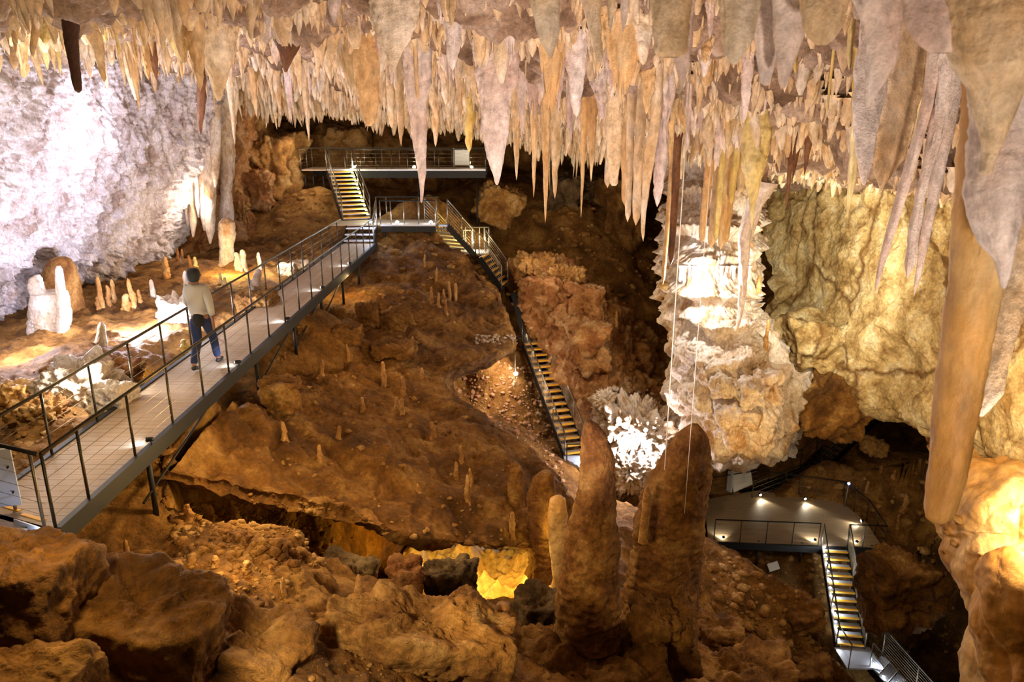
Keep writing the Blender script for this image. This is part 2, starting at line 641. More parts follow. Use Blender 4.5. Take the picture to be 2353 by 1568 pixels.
ground_f = tps([wp(*p) for p in FLOOR_PTS] + [(-22, 0, 0), (-3, -2, .4), (3, 0, -1), (12, 5, -9), (8, 13, -10.8), (9.6, 16, -12.6), (10.2, 13.8, -12.4), (11.5, 16.5, -13.6), (10.4, 18.5, -14), (25, 12, -8), (28, 30, -8), (24, 45, -5),
                                               (-26, 30, 1), (-25, 50, 2), (0, 52, 1), (-6, 3, .1), (14, 48, -2)])


PIT = [wp(*p)[:2] for p in [(400, 1150, 11.0), (520, 1180, 10.75), (620, 1214, 10.6), (730, 1266, 10.8), (860, 1328, 11.1), (1000, 1362, 11.9), (1120, 1368, 13.2),
                           (1260, 1345, 15.5), (1300, 1240, 21), (1000, 1180, 21), (800, 1060, 17), (700, 980, 14.8), (520, 1000, 13.2), (420, 1080, 12)]]


def poly_inside(Q, poly):
    """distance inside a closed outline, negative outside"""
    x, y = Q[:, 0], Q[:, 1]
    dmin = np.full(len(x), 1e9)
    ins = np.zeros(len(x), bool)
    n = len(poly)
    for i in range(n):
        ax, ay = poly[i]
        bx, by = poly[(i + 1) % n]
        t = np.clip(((x - ax) * (bx - ax) + (y - ay) * (by - ay)) / ((bx - ax) ** 2 + (by - ay) ** 2), 0, 1)
        dmin = np.minimum(dmin, np.hypot(x - ax - t * (bx - ax), y - ay - t * (by - ay)))
        c = ((ay > y) != (by > y)) & (x < (bx - ax) * (y - ay) / (by - ay + 1e-12) + ax)
        ins ^= c
    return np.where(ins, dmin, -dmin)


_ground0 = ground_f
_q1, _q2, _q3, _q4 = pz(1660, 1190, -10.7), pz(1980, 1215, -10.7), wp(1954, 1488, 25.3), wp(1222, 782, 32)
_q5, _q6, _q7 = wp(1322, 1046, 28), wp(1096, 578, 31.3), wp(1160, 655, 31.0)
# ways kept clear of rock: under the platforms and stairs
CLEAR = [(*_q1, *_q2, 1.7), (*pz(1917, 1256, -10.7), *_q3, .7), (_q3[0], _q3[1], _q3[2], _q3[0] + 2.9, _q3[1] - 3.2, _q3[2] - 2.2, .8),
         (*_q4, *_q5, .6), (-2.95, 28.9, .6, *_q6, .6), (*_q6, *_q7, .6), (*_q7, *_q4, .6), (-7.55, 33.2, 2.33, -6.2, 29.7, .6, .6), (-6.5, 29, .6, -3, 29, .6, .7)]


def ground_f(Q):
    """the cave ground with the hollow that runs under the tilted slab"""
    Q = np.atleast_2d(Q)
    z = _ground0(Q)
    wob = 0.25 * fbm(np.concatenate([Q[:, :2] * .9, np.zeros((len(Q), 1))], 1), 3)
    m = np.clip((poly_inside(Q, PIT) + wob + .05) / .45, 0, 1)
    z = z - 3.0 * m * m * (3 - 2 * m)
    for (ax, ay, az, bx, by, bz, hw) in CLEAR:
        L2 = (bx - ax) ** 2 + (by - ay) ** 2
        t = np.clip(((Q[:, 0] - ax) * (bx - ax) + (Q[:, 1] - ay) * (by - ay)) / L2, 0, 1)
        dd = np.hypot(Q[:, 0] - ax - t * (bx - ax), Q[:, 1] - ay - t * (by - ay))
        zt = az + t * (bz - az) - .55 + 1.4 * np.maximum(0, dd - hw)
        z = np.where(dd < hw + 1.2, np.minimum(z, zt), z)
    return z


def disp_floor(Q):
    f1, f2, rid = worley(Q * 1.9, 3)
    g1, g2, r2 = worley(Q * 6.5, 5)
    big = fbm(Q * 0.55, 4) * 0.22
    blocks = np.clip(fbm(Q * 0.35 + 40, 2) + 0.15, 0, 1)
    st = blocks * (0.30 * (rid - 0.3) * np.clip((f2 - f1) * 3.5, 0, 1))
    small = np.clip(fbm(Q * 0.8 + 11, 2) + 0.35, 0, 1) * 0.075 * (r2 - .2) * np.clip((g2 - g1) * 3, 0, 1)
    return big + st + small + 0.05 * fbm(Q * 5, 3)


def make_floor():
    P = sample_terrain(ground_f, 620, 640, 4.4, 56, -1.15, 0.95)
    Nn = grid_normals(P)
    Nn = np.where(Nn[..., 2:3] < 0, -Nn, Nn)
    Q = P.reshape(-1, 3)
    d = disp_floor(Q)
    # the trodden strip under the walkway stays low
    near = np.exp(-((Q[:, 0] + 5.7) / 1.1) ** 2) * (Q[:, 1] < 28.5)
    d = np.where(d > 0, d * (1 - 0.85 * near), d) - 0.10 * near
    V = Q + Nn.reshape(-1, 3) * d[:, None]
    Fq = grid_faces(P.shape[0], P.shape[1])
    return mesh_obj('floor', V, Fq[:, ::-1].copy(), M['floor'])


floor = props(make_floor(), kind='structure')

# ---- the great tilted slab in the middle
S = lambda *a: list(a)
slab_rows = [
    S((780, 540, 32), (850, 550, 31.5), (930, 552, 32), (1000, 556, 32), (1045, 635, 32), (1050, 670, 33)),
    S((800, 545, 30), (865, 530, 29.3), (930, 522, 29.3), (1000, 528, 29), (1056, 604, 28.6), (1005, 650, 31)),
    S((740, 640, 25), (850, 600, 26.5), (960, 600, 26.8), (1080, 630, 26.8), (1152, 694, 26.6), (1090, 735, 30)),
    S((680, 715, 21.5), (800, 700, 22.5), (930, 710, 23.2), (1070, 735, 24), (1188, 788, 24.6), (1130, 810, 28)),
    S((640, 800, 18.2), (750, 810, 19), (860, 820, 19.6), (970, 815, 20.6), (1150, 815, 22.3), (1080, 850, 27)),
    S((600, 860, 16.2), (710, 880, 16.8), (830, 890, 17.5), (930, 890, 18.2), (1038, 872, 20.3), (980, 910, 25)),
    S((555, 910, 14.4), (680, 945, 15.0), (820, 960, 15.9), (960, 965, 17), (1100, 942, 19), (1020, 980, 23)),
    S((500, 970, 12.9), (640, 1020, 13.4), (800, 1050, 14.2), (980, 1050, 15.6), (1195, 1020, 18), (1110, 1060, 22)),
    S((430, 1040, 11.7), (590, 1095, 12), (790, 1140, 12.8), (1000, 1180, 14), (1300, 1120, 17.5), (1200, 1150, 21)),
    S((372, 1088, 11.0), (560, 1132, 11.3), (780, 1185, 12.2), (1000, 1244, 13.2), (1275, 1268, 15.5), (1240, 1270, 19)),
    S((380, 1104, 11.3), (570, 1142, 12), (790, 1190, 13.2), (1000, 1248, 14.6), (1262, 1270, 16.8), (1240, 1275, 20)),
    S((450, 1085, 13), (650, 1110, 15), (850, 1160, 17), (1030, 1225, 18.5), (1240, 1255, 19.5), (1220, 1250, 22)),
]


def disp_slab(Q):
    f1, f2, rid = worley(Q * np.array([1.1, .9, 1.4]), 8)
    blocks = np.clip(fbm(Q * 0.3 + 5, 2) * 1.6 + 0.25, 0, 1)
    g1, g2, r2 = worley(Q * 5.5, 9)
    return (fbm(Q * 0.5 + 3, 5) * 0.28 + blocks * 0.32 * (rid - .4) * np.clip((f2 - f1) * 4, 0, 1)
            - 0.16 * billow(Q * 1.6, 3) + 0.05 * (r2 - .3) * np.clip((g2 - g1) * 3, 0, 1) * np.clip(fbm(Q + 7, 2) + .3, 0, 1))


def mixmat(base, other, zlow):
    return base


slab = patch('wall_center', slab_rows, 480, 480, M['slab'], disp_slab)
props(slab, kind='structure')

# ---- orange boulder mound right of the long stairs
pile_rows = [
    S((1150, 640, 34.5), (1230, 630, 34), (1290, 640, 34), (1370, 690, 34), (1440, 760, 35), (1500, 820, 36)),
    S((1170, 610, 32), (1226, 594, 31.3), (1290, 602, 31.2), (1370, 662, 31.6), (1450, 722, 32.6), (1510, 780, 34)),
    S((1178, 650, 31), (1240, 650, 29.9), (1310, 655, 29.6), (1390, 700, 30), (1470, 775, 31), (1535, 850, 33)),
    S((1205, 720, 31.6), (1270, 725, 29.4), (1340, 745, 28.7), (1410, 790, 29), (1490, 850, 30), (1560, 925, 32)),
    S((1225, 790, 33), (1290, 800, 29.7), (1350, 835, 28.3), (1420, 880, 28), (1500, 930, 28.7), (1570, 980, 31)),
    S((1260, 880, 32.5), (1325, 900, 28.6), (1380, 940, 27.3), (1440, 975, 26.9), (1505, 1010, 27.2), (1580, 1040, 29.5)),
    S((1310, 990, 31), (1365, 1010, 27.7), (1410, 1050, 26.3), (1460, 1080, 25.7), (1510, 1090, 26.2), (1580, 1095, 28.5)),
    S((1330, 1120, 29), (1385, 1150, 26.9), (1430, 1180, 25.8), (1480, 1200, 25.2), (1530, 1210, 25.6), (1590, 1200, 27.5)),
    S((1330, 1250, 27), (1385, 1280, 25.9), (1430, 1300, 25), (1480, 1320, 24.6), (1530, 1320, 25), (1590, 1300, 26.5)),
]


def disp_pile(Q):
    f1, f2, rid = worley(Q * 0.75, 21)
    g1, g2, r2 = worley(Q * 2.6, 22)
    lumps = np.clip(f2 - f1, 0, .5)
    return 0.55 * (0.35 - f1 * f1) + 0.4 * lumps + 0.30 * (0.35 - g1 * g1) + 0.20 * fbm(Q * 3.0, 4) - 0.1


pile = patch('wall_center_right', pile_rows, 300, 240, M['redrock'], disp_pile)
props(pile, kind='structure')

# ---- white lit wall on the left
wl_rows = [
    S((-400, 60, 10.5), (-100, 60, 12.5), (150, 70, 17), (350, 80, 21), (520, 90, 25), (560, 100, 29)),
    S((-400, 250, 12), (-100, 250, 13.7), (150, 250, 17.6), (340, 240, 21.5), (505, 230, 25.5), (520, 230, 30)),
    S((-400, 420, 13), (-100, 430, 14.8), (130, 430, 18.2), (300, 400, 21.6), (462, 360, 25.8), (480, 330, 30)),
    S((-400, 560, 13.6), (-100, 570, 15.7), (110, 570, 19), (270, 530, 22), (405, 485, 26), (440, 430, 30)),
    S((-400, 680, 14.2), (-100, 690, 16.5), (100, 675, 20), (240, 625, 22.8), (372, 585, 26), (400, 520, 30)),
    S((-400, 790, 14.8), (-100, 800, 17), (100, 745, 21), (215, 700, 23.5), (300, 640, 26), (380, 570, 30)),
]


def disp_white(Q):
    A = np.array([1, 1, .45])
    return 0.45 * fbm(Q * .42 * A + 3, 3) + 0.24 * fbm(Q * A * 2.2, 6, 2.03, .6) + 0.20 * billow(Q * A * 5, 3) + 0.10 * np.maximum(0, pnoise(Q * A * 3.0 + 31))


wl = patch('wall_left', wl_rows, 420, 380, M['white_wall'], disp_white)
props(wl, kind='structure')

# ---- orange alcove behind the stalagmites
al_rows = [
    S((300, 100, 31), (400, 110, 31), (480, 120, 30.5), (545, 130, 31), (620, 150, 36)),
    S((300, 280, 31), (400, 270, 30), (480, 260, 29.2), (545, 270, 30), (620, 270, 36)),
    S((300, 420, 31), (395, 410, 29.8), (470, 400, 28.6), (535, 400, 30), (600, 400, 35)),
    S((300, 520, 30), (390, 520, 29.3), (470, 510, 28.9), (560, 500, 30.4), (640, 480, 34)),
    S((300, 600, 28.5), (390, 600, 28.2), (470, 595, 28.2), (560, 580, 29.6), (660, 560, 32)),
    S((300, 680, 26), (390, 680, 26), (470, 680, 26), (560, 660, 27), (660, 640, 29)),
]


def disp_al(Q):
    A = np.array([1, 1, .22])
    up = np.clip((Q[:, 2] - 0.6) / 1.2, 0, 1)
    return 0.5 * fbm(Q * .5, 3) + up * 0.5 * billow(Q * A * 2.2 + 3, 2) + 0.14 * fbm(Q * 2.2, 4)


al = patch('wall_left_back', al_rows, 220, 200, M['redrock'], disp_al)
props(al, kind='structure')

# ---- back wall
bw_rows = [
    S((300, -150, 40), (700, -150, 44), (1150, -150, 47), (1600, -150, 45), (2300, -150, 40)),
    S((300, 120, 38), (700, 120, 41), (1150, 130, 45), (1600, 130, 43), (2300, 120, 38)),
    S((300, 240, 37), (700, 240, 38.5), (1150, 250, 43), (1600, 260, 42), (2300, 300, 38)),
    S((300, 340, 37), (700, 330, 37), (1150, 350, 41.5), (1600, 380, 41), (2300, 480, 37)),
    S((300, 460, 36), (700, 430, 37), (1150, 420, 41), (1600, 540, 40), (2300, 700, 36)),
    S((300, 620, 36), (700, 560, 37), (1150, 560, 40), (1600, 760, 39), (2300, 1000, 35)),
    S((300, 720, 38), (700, 760, 38), (1150, 800, 40), (1600, 1100, 38), (2300, 1300, 35)),
]


def disp_bw(Q):
    f1, f2, rid = worley(Q * .36, 31)
    g1, g2, r2 = worley(Q * 1.3, 32)
    return 1.5 * (rid - .4) * np.clip((f2 - f1) * 3, 0, 1) + 0.9 * fbm(Q * .3, 3) + 0.35 * (r2 - .4) * np.clip((g2 - g1) * 3, 0, 1) + 0.18 * fbm(Q * 1.8, 4)


bw = patch('wall_back', bw_rows, 260, 420, M['slab'], disp_bw)
props(bw, kind='structure')

# ---- right limestone wall
rw_rows = [
    S((1690, 120, 33), (1850, 150, 29), (1980, 160, 24), (2120, 160, 20), (2260, 160, 17), (2500, 160, 14), (2900, 160, 11)),
    S((1730, 380, 30), (1850, 370, 26.5), (1980, 380, 22.5), (2120, 380, 19.2), (2260, 380, 16.5), (2500, 380, 13.6), (2900, 380, 10)),
    S((1745, 520, 29), (1860, 520, 26.0), (1990, 520, 22.3), (2130, 520, 19), (2260, 520, 16.5), (2500, 520, 13.6), (2900, 520, 10)),
    S((1770, 660, 28.5), (1870, 650, 25.8), (2000, 650, 22.6), (2130, 650, 19.4), (2270, 650, 16.9), (2500, 650, 14), (2900, 650, 10.5)),
    S((1790, 770, 28), (1880, 780, 24.6), (2000, 800, 22.3), (2130, 815, 19.7), (2270, 840, 17.3), (2500, 870, 14.4), (2900, 870, 11)),
    S((1810, 838, 27), (1890, 895, 24.6), (2000, 955, 22.9), (2130, 990, 20.7), (2260, 1045, 18.2), (2500, 1210, 15), (2900, 1300, 12)),
    S((1830, 810, 29.5), (1905, 865, 27), (2010, 932, 26), (2140, 972, 24), (2280, 1020, 21.5), (2500, 1180, 18), (2900, 1250, 15)),
    S((1840, 770, 33), (1915, 830, 31), (2020, 900, 30), (2150, 940, 28), (2290, 980, 26), (2500, 1120, 22), (2900, 1200, 18)),
]


def disp_rw(Q):
    f1, f2, rid = worley(Q * np.array([.3, .25, .26]) + .3 * fbm(Q * .6, 2)[:, None], 41)
    return (0.5 * fbm(Q * .28 + 2, 3) + 0.5 * (rid - .5) * np.clip((f2 - f1) * 6, 0, 1) - 0.12 * np.exp(-((f2 - f1) * 22) ** 2)
            + 0.10 * fbm(Q * 1.9, 5) - 0.06 * billow(Q * 4.2, 2))


rw = patch('wall_right', rw_rows, 420, 460, M['right_wall'], disp_rw)
props(rw, kind='structure')

# ---- ceiling
CEIL_PTS = [
    (1176, -20, 8), (1100, 90, 12), (1100, 140, 16), (1000, 230, 24), (1300, 190, 17), (1500, 90, 9), (1900, 60, 9), (2000, 215, 10.5),
    (1850, 290, 13), (1750, 320, 18), (2200, 240, 9.5), (2353, 290, 9), (2100, 390, 11), (1900, 370, 17), (1850, 385, 22),
    (2200, 420, 13), (1450, 270, 22), (1600, 320, 22), (1200, 290, 26), (500, 0, 14), (0, 0, 9), (0, 70, 13), (300, 100, 18),
    (600, 100, 18), (500, 160, 24), (700, 170, 22), (700, 235, 30), (850, 240, 32), (600, 215, 28), (300, 140, 25), (2353, 420, 12.5),
    (1300, 320, 32), (1500, 330, 32), (1700, 400, 30), (800, 20, 9), (1650, 230, 13), (1000, 250, 38), (600, 230, 38), (1700, 420, 38),
    (2700, 400, 12), (-300, 0, 9), (-300, 80, 15),
]
ceil_f = tps([wp(*p) for p in CEIL_PTS] + [(-3, 1, 6.6), (3, 1, 6.7), (0, -3, 6.5), (7, 3, 6.6), (3, 5, 6.5), (-9, 2, 7), (0, 55, 4.5), (-22, 45, 5.5), (25, 50, 1.5), (22, 20, 3)])


def disp_ceil(Q):
    g1, g2, r2 = worley(Q * 1.1, 52)
    h1, h2, r3 = worley(Q * 4.0, 53)
    return 0.45 * fbm(Q * .6, 3) + 0.45 * (0.35 - g1 * g1) + 0.14 * (.4 - h1 * h1) + 0.14 * fbm(Q * 3.0, 4)


def make_ceiling():
    P = sample_terrain(ceil_f, 460, 620, 2.2, 56, -1.2, 1.2)
    Nn = grid_normals(P)
    Nn = np.where(Nn[..., 2:3] > 0, -Nn, Nn)
    Q = P.reshape(-1, 3)
    d = disp_ceil(Q)
    V = Q + Nn.reshape(-1, 3) * d[:, None]
    return mesh_obj('ceiling', V, grid_faces(P.shape[0], P.shape[1]), M['ceil'])


ceiling = props(make_ceiling(), kind='structure')

# ---- bright flowstone cascade and the bulges under it
fc_rows = [
    S((1520, 300, 29), (1590, 300, 27), (1660, 290, 26), (1720, 300, 26.5), (1760, 300, 30)),
    S((1535, 400, 28), (1590, 400, 25), (1655, 390, 24.3), (1715, 400, 24.8), (1745, 400, 28)),
    S((1535, 490, 27), (1585, 490, 23.9), (1650, 480, 23), (1712, 490, 23.6), (1738, 490, 26.5)),
    S((1528, 600, 27), (1578, 600, 23), (1650, 590, 22.3), (1706, 600, 23), (1736, 600, 26)),
    S((1530, 700, 26), (1585, 715, 22.7), (1645, 710, 22), (1690, 712, 22.6), (1722, 700, 25.5)),
    S((1538, 800, 25.5), (1592, 800, 22.7), (1660, 795, 21.7), (1728, 790, 22.3), (1795, 775, 25.5)),
    S((1540, 900, 25.2), (1600, 900, 22.2), (1690, 890, 21.1), (1780, 880, 21.9), (1850, 865, 25)),
    S((1545, 970, 25.2), (1615, 970, 22.2), (1700, 970, 20.9), (1790, 970, 21.6), (1850, 950, 25)),
    S((1560, 1035, 25.5), (1640, 1035, 23), (1710, 1042, 21.9), (1780, 1028, 22.6), (1835, 1005, 25)),
    S((1580, 1055, 27), (1650, 1062, 26), (1710, 1066, 25.5), (1780, 1052, 26), (1820, 1030, 28)),
]


def disp_fc(Q):
    A = np.array([1, 1, .6])
    z = Q[:, 2]
    w = 0.35 * fbm(Q * .8, 2)
    s = ((z + w) * 1.15) % 1.0
    shelf = np.where(s < .25, s / .25, 1 - (s - .25) / .75) ** 1.4
    up = np.clip((z + 3.2) / 1.5, 0, 1)
    f1, f2, rid = worley(Q * 1.15, 61)
    return 0.42 * shelf * up + (1 - up) * (0.8 * (.35 - f1 * f1)) + 0.3 * fbm(Q * .8, 3) + 0.10 * fbm(Q * 4, 4) + up * 0.16 * billow(Q * np.array([5, 5, .8]), 2)


fc = patch('wall_right_center', fc_rows, 460, 300, M['flow'], disp_fc)
props(fc, kind='structure')

# ---- amber flowstone at the lower right
af_rows = [
    S((2130, 1010, 24), (2230, 1020, 21), (2310, 1020, 19), (2450, 1050, 17), (2700, 1050, 14)),
    S((2150, 1080, 20), (2230, 1075, 17.8), (2310, 1080, 16.8), (2450, 1100, 15.6), (2700, 1100, 13)),
    S((2160, 1180, 19), (2230, 1170, 16.8), (2310, 1170, 16), (2450, 1180, 15), (2700, 1180, 12.5)),
    S((2165, 1245, 18.8), (2230, 1240, 16.6), (2310, 1240, 15.9), (2450, 1250, 14.9), (2700, 1250, 12.4)),
    S((2175, 1290, 18), (2235, 1275, 15.6), (2315, 1275, 14.9), (2450, 1290, 14.2), (2700, 1290, 12)),
    S((2195, 1400, 17.6), (2255, 1400, 15.3), (2325, 1400, 14.6), (2450, 1400, 14), (2700, 1400, 11.5)),
    S((2215, 1490, 17.6), (2275, 1505, 15.6), (2335, 1500, 15), (2450, 1500, 14.4), (2700, 1500, 12)),
    S((2230, 1600, 17.6), (2280, 1620, 15.9), (2335, 1620, 15), (2450, 1620, 14.4), (2700, 1620, 12)),
]


def disp_af(Q):
    f1, f2, rid = worley(Q * np.array([.8, .8, .45]), 71)
    return 0.8 * (.4 - f1 * f1) + 0.16 * fbm(Q * .9, 3) + 0.03 * fbm(Q * 4, 3)


af = patch('wall_right_front', af_rows, 260, 240, M['amberflow'], disp_af)
props(af, kind='structure')

# ---- the low chamber seen through the gap under the slab
yc_rows = [
    S((930, 1180, 22), (1000, 1180, 22.5), (1130, 1200, 22.5), (1300, 1220, 22)),
    S((930, 1245, 19.8), (1000, 1250, 20.2), (1130, 1262, 20), (1300, 1270, 19.6)),
    S((925, 1290, 18.4), (1000, 1300, 18.8), (1130, 1310, 18.6), (1300, 1320, 18.2)),
    S((920, 1340, 16.4), (1000, 1345, 16.8), (1130, 1350, 16.8), (1300, 1360, 16.5)),
    S((920, 1450, 15.4), (1000, 1440, 15.8), (1130, 1440, 15.8), (1300, 1440, 15.4)),
]
yc = patch('wall_low_chamber', yc_rows, 140, 180, M['cream'], lambda Q: 0.45 * fbm(Q * 1.2, 4) + 0.25 * (.5 - worley(Q * 2.2, 81)[0]) + .05 * fbm(Q * 5, 2))
props(yc, kind='structure')

bpy.context.view_layer.update()
_dg = bpy.context.evaluated_depsgraph_get()


def cast(px, py):
    """the point on the finished rock seen in that direction"""
    o = Vector((0, 0, CAMZ))
    d = (Vector(wp(px, py, 10)) - o).normalized()
    ok, loc, n, i, ob, m = SC.ray_cast(_dg, o, d)
    if not ok:
        return None, None, None
    cz = (loc - o).dot(Vector((0, CP, -SP)))
    return loc, cz, ob


def drop(x, y, z=30.0):
    o = Vector((x, y, z))
    ok, loc, n, i, ob, m = SC.ray_cast(_dg, o, Vector((0, 0, -1)))
    while ok and ob.name == 'ceiling':
        o = loc - Vector((0, 0, .02))
        ok, loc, n, i, ob, m = SC.ray_cast(_dg, o, Vector((0, 0, -1)))
    return loc if ok else None

# ================================================================== WALKWAYS AND STAIRS
V3 = Vector
XR, XL = -5.13, -6.30
Y0, Y1 = 7.37, 27.5


def led(name, p, to, mat, power, col, label, grp=None, size=95, r=0.035):
    """a little black spotlight on an arm, lens lit"""
    p = V3(p)
    t = empty(name, p, label, 'lamp', grp)
    d = (V3(to) - p).normalized()
    b = MB().tube([p - d * .10, p - d * .02, p], [r * .8, r, r * 1.15], 10)
    b.build('lamp_body', M['dark'], t, True)
    MB().tube([p + d * .001, p + d * .008], [r * .9, r * .9], 10).build('lens', mat, t, True)
    MB().tube([p - d * .06, p - d * .06 - V3((0, 0, .09))], .008, 6).build('bracket', M['dark'], t, True)
    if power:
        o = lamp(0, 0, 0, col, power, .03, kind='SPOT', to=p + d, size=size, blend=.7, world=p + d * .05)
        o.parent = t
        o.location = d * .05
    return t


# ---- long walkway on the left
wk = empty('walkway', ((XL + XR) / 2, Y0, 0), 'long boarded walkway with steel railings from the lower left to the upper stairs', 'walkway')
m = MB()
y = Y0
while y < Y1:
    m.abox(XL, XR, y, y + .142, -.035, 0)
    y += .148
m.build('deck', M['deck'], wk)
for x, s in ((XR, 1), (XL, -1)):
    m = MB().abox(x - .01 * s, x + .07 * s, Y0 - .02, Y1 + .2, -.21, .025)
    m.build('edge_beam', M['dark'], wk)
MB().abox(XR - .25, XR - .17, Y0, Y1, -.30, -.12).build('under_beam', M['dark'], wk)
MB().abox(XL - .25 + .42, XL + .25, Y0, Y1, -.30, -.12).build('under_beam', M['dark'], wk)
for cz, px in ((10.49, 345), (12.9, 500), (14.9, 592), (17.5, 680), (20.0, 741), (22.5, 790), (24.8, 825)):
    yy = (cz - 1.3) / CP
    for x in (XR - .04, XL + .04):
        g = drop(x, yy, -.35)
        zb = g.z - .12 if g else -1.2
        MB().tube([(x, yy, -.12), (x, yy, min(zb, -.3))], .04, 8).build('support_leg', M['dark'], wk, True)
for ya, yb in ((9.3, 12.1), (14.2, 17.0), (17.0, 19.5), (19.5, 22.1)):
    MB().tube([(XR - .04, ya, -.75 if ya < 14 else -.8), (XR - .04, yb, -.2)], .02, 6).build('brace', M['dark'], wk, True)


def railing(parent, path, h, ys, mat, postmat, rr=.024, pr=.019, cables=5, name='railing', cabr=.0035):
    """handrail with posts standing on the edge and thin cables between"""
    path = [V3(p) for p in path]
    rail = MB().tube([p + V3((0, 0, h)) for p in path], rr, 10).build(name, mat, parent, True)
    for p in ys:
        p = V3(p)
        MB().tube([p + V3((0, 0, -.05)), p + V3((0, 0, h))], pr, 8).build('post', postmat, rail, True)
    for k in range(cables):
        dz = V3((0, 0, h * (k + 1) / (cables + 1.0)))
        MB().tube([p + dz for p in path], cabr, 4).build('cable', M['wire'], rail, True)
    return rail


HR = .92
pr = [(XR, Y0, 0)] + [(XR, 8.05 + 1.16 * k, 0) for k in range(17)]
pl = [(XL, 8.11 + 1.16 * k, 0) for k in range(17)]
railing(wk, [(XR, Y0, 0), (XR, Y1, 0)], HR, pr, M['darksteel'], M['darksteel'])
railing(wk, [(XL, 7.4, 0), (XL, Y1 - .2, 0)], HR, pl, M['darksteel'], M['darksteel'])
# near end: the railing turns off to the left
c1 = V3((XR - .06, Y0, 0))
c2 = V3((-6.6, 7.95, 0))
railing(wk, [c1, c2], HR, [V3((XR - .16, Y0 + .05, 0)), c2], M['dark'], M['steel'], name='end_railing')
MB().bar(c1 + V3((.05, -.05, -.13)), c2 + V3((0, -.05, -.13)), .07, .26).build('end_beam', M['dark'], wk)
pla = MB()
pla.bar(c1 + V3((-.05, -.09, -.02)), c1 + (c2 - c1) * .33 + V3((0, -.09, -.02)), .015, .17)
pla.build('bolted_plate', M['plate'], wk)
for k in range(3):
    q = c1 + (c2 - c1) * (.08 + .05 * k) + V3((0, -.10, .02 - .04 * (k % 2)))
    MB().tube([q, q + V3((-.01, -.02, 0))], .009, 8).build('bolt', M['dark'], wk, True)
for k, (a, b) in enumerate(((.12, .36), (.42, .66))):
    MB().bar(c1 + (c2 - c1) * a + V3((0, .10 + .05 * k, .006)), c1 + (c2 - c1) * b + V3((0, .10 + .05 * k, .006)), .05, .012).build('step_nosing', M['nose'], wk)

# blue-white panel at the very left
pn = empty('sign_panel', (-6.35, 7.55, .1), 'pale bluish bolted panel on the railing at the left edge of the photo', 'panel')
pA, pB = V3((-6.9, 8.25, 0)), V3((-5.83, 7.72, 0))
pA, pB = V3(pz(-60, 1120, .35)), V3(pz(40, 1110, .35))
m = MB()
dp = (pB - pA)
m.box((pA + pB) / 2 + V3((0, 0, .08)), dp / 2, dp.cross(V3((0, 0, 1))).normalized() * .012, V3((0, 0, .36)))
m.build('board', M['panel'], pn)
for fz in (-.1, .22):
    q = pB - dp * .12 + V3((0, 0, fz)) - dp.cross(V3((0, 0, -1))).normalized() * .014
    MB().tube([q, q + V3((.012, -.03, 0))], .012, 8).build('bolt', M['dark'], pn, True)
for fx in (.25, .8):
    q = pA + dp * fx
    MB().tube([q + V3((0, .02, -.5)), q + V3((0, .02, .3))], .02, 8).build('upright', M['steel'], pn, True)

edge = [('nearest of the spotlights on the walkway, glowing white at its lower left corner', 135, 1228, 3.0),
        ('small spotlight on the walkway edge, second from the lower left corner', 352, 1018, 5),
        ('small spotlight on the walkway edge beside the walking person', 556, 838, 6),
        ('small spotlight on the walkway edge, halfway from the person to the upper stairs', 664, 737, 7),
        ('small spotlight on the walkway edge, two before the upper stairs', 742, 665, 8),
        ('small spotlight on the far end of the walkway, last before the upper stairs', 803, 609, 8)]
for lab, px, py, pw in edge:
    q = V3(pz(px, py, .04))
    q.x = XR - .01
    led('spotlight', q + V3((0, 0, .05)), q + V3((-1.0, .25, -.12)), M['lens'], pw * 3.2, BLUE, lab, 'spotlights on the walkway edge', 110)


# ---- stairs
def stairs(label, top, bot, width, n, dens=3, lights=None, railmat='steel', sides=(1, -1), h=.9, nose=True, tread='deck', cables=6, lp=4, postgap=4, group='metal stairs'):
    top, bot = V3(top), V3(bot)
    d = bot - top
    hd = V3((d.x, d.y, 0))
    run = hd.length / n
    hd.normalize()
    sd = V3((-hd.y, hd.x, 0))
    root = empty('stairs', bot, label, 'stairs', group)
    for s in (1, -1):
        o = sd * (width / 2 + .02) * s
        MB().bar(top + o + V3((0, 0, -.12)), bot + o + V3((0, 0, -.12)), .04, .24).build('stringer', M['dark'], root)
    for i in range(n):
        c = top + d * ((i + .5) / n)
        t = MB().box(c - V3((0, 0, .02)), sd * width / 2, hd * run * .52, V3((0, 0, .02))).build('tread', M[tread], root)
        if nose:
            MB().box(c + hd * run * .46 + V3((0, 0, .004)), sd * width / 2, hd * .035, V3((0, 0, .024))).build('nosing', M['nose'], t)
        if lights:
            s = lights
            q = c + sd * (width / 2 - .05) * s + V3((0, 0, .10))
            MB().tube([q - V3((0, 0, .022)), q, q + V3((0, 0, .022))], [.02, .048, .02], 8).build('step_light', M['lens_warm'] if lp == 'y' else M['lens'], t, True)
    for s in sides:
        o = sd * (width / 2 + .03) * s
        k = max(2, int(round(n / postgap)) + 1)
        ps = [top + o + d * (j / (k - 1)) for j in range(k)]
        railing(root, [top + o, bot + o], h, ps, M[railmat], M[railmat], .026, .022, cables, cabr=.009)
    return root


def stairlights(top, bot, n, col, power, side, width, every=2):
    top, bot = V3(top), V3(bot)
    d = bot - top
    hd = V3((d.x, d.y, 0)).normalized()
    sd = V3((-hd.y, hd.x, 0))
    for i in range(0, n, every):
        c = top + d * ((i + .5) / n) + sd * side * (width / 2 - .12) + V3((0, 0, .16))
        lamp(0, 0, 0, col, power, .04, world=c)


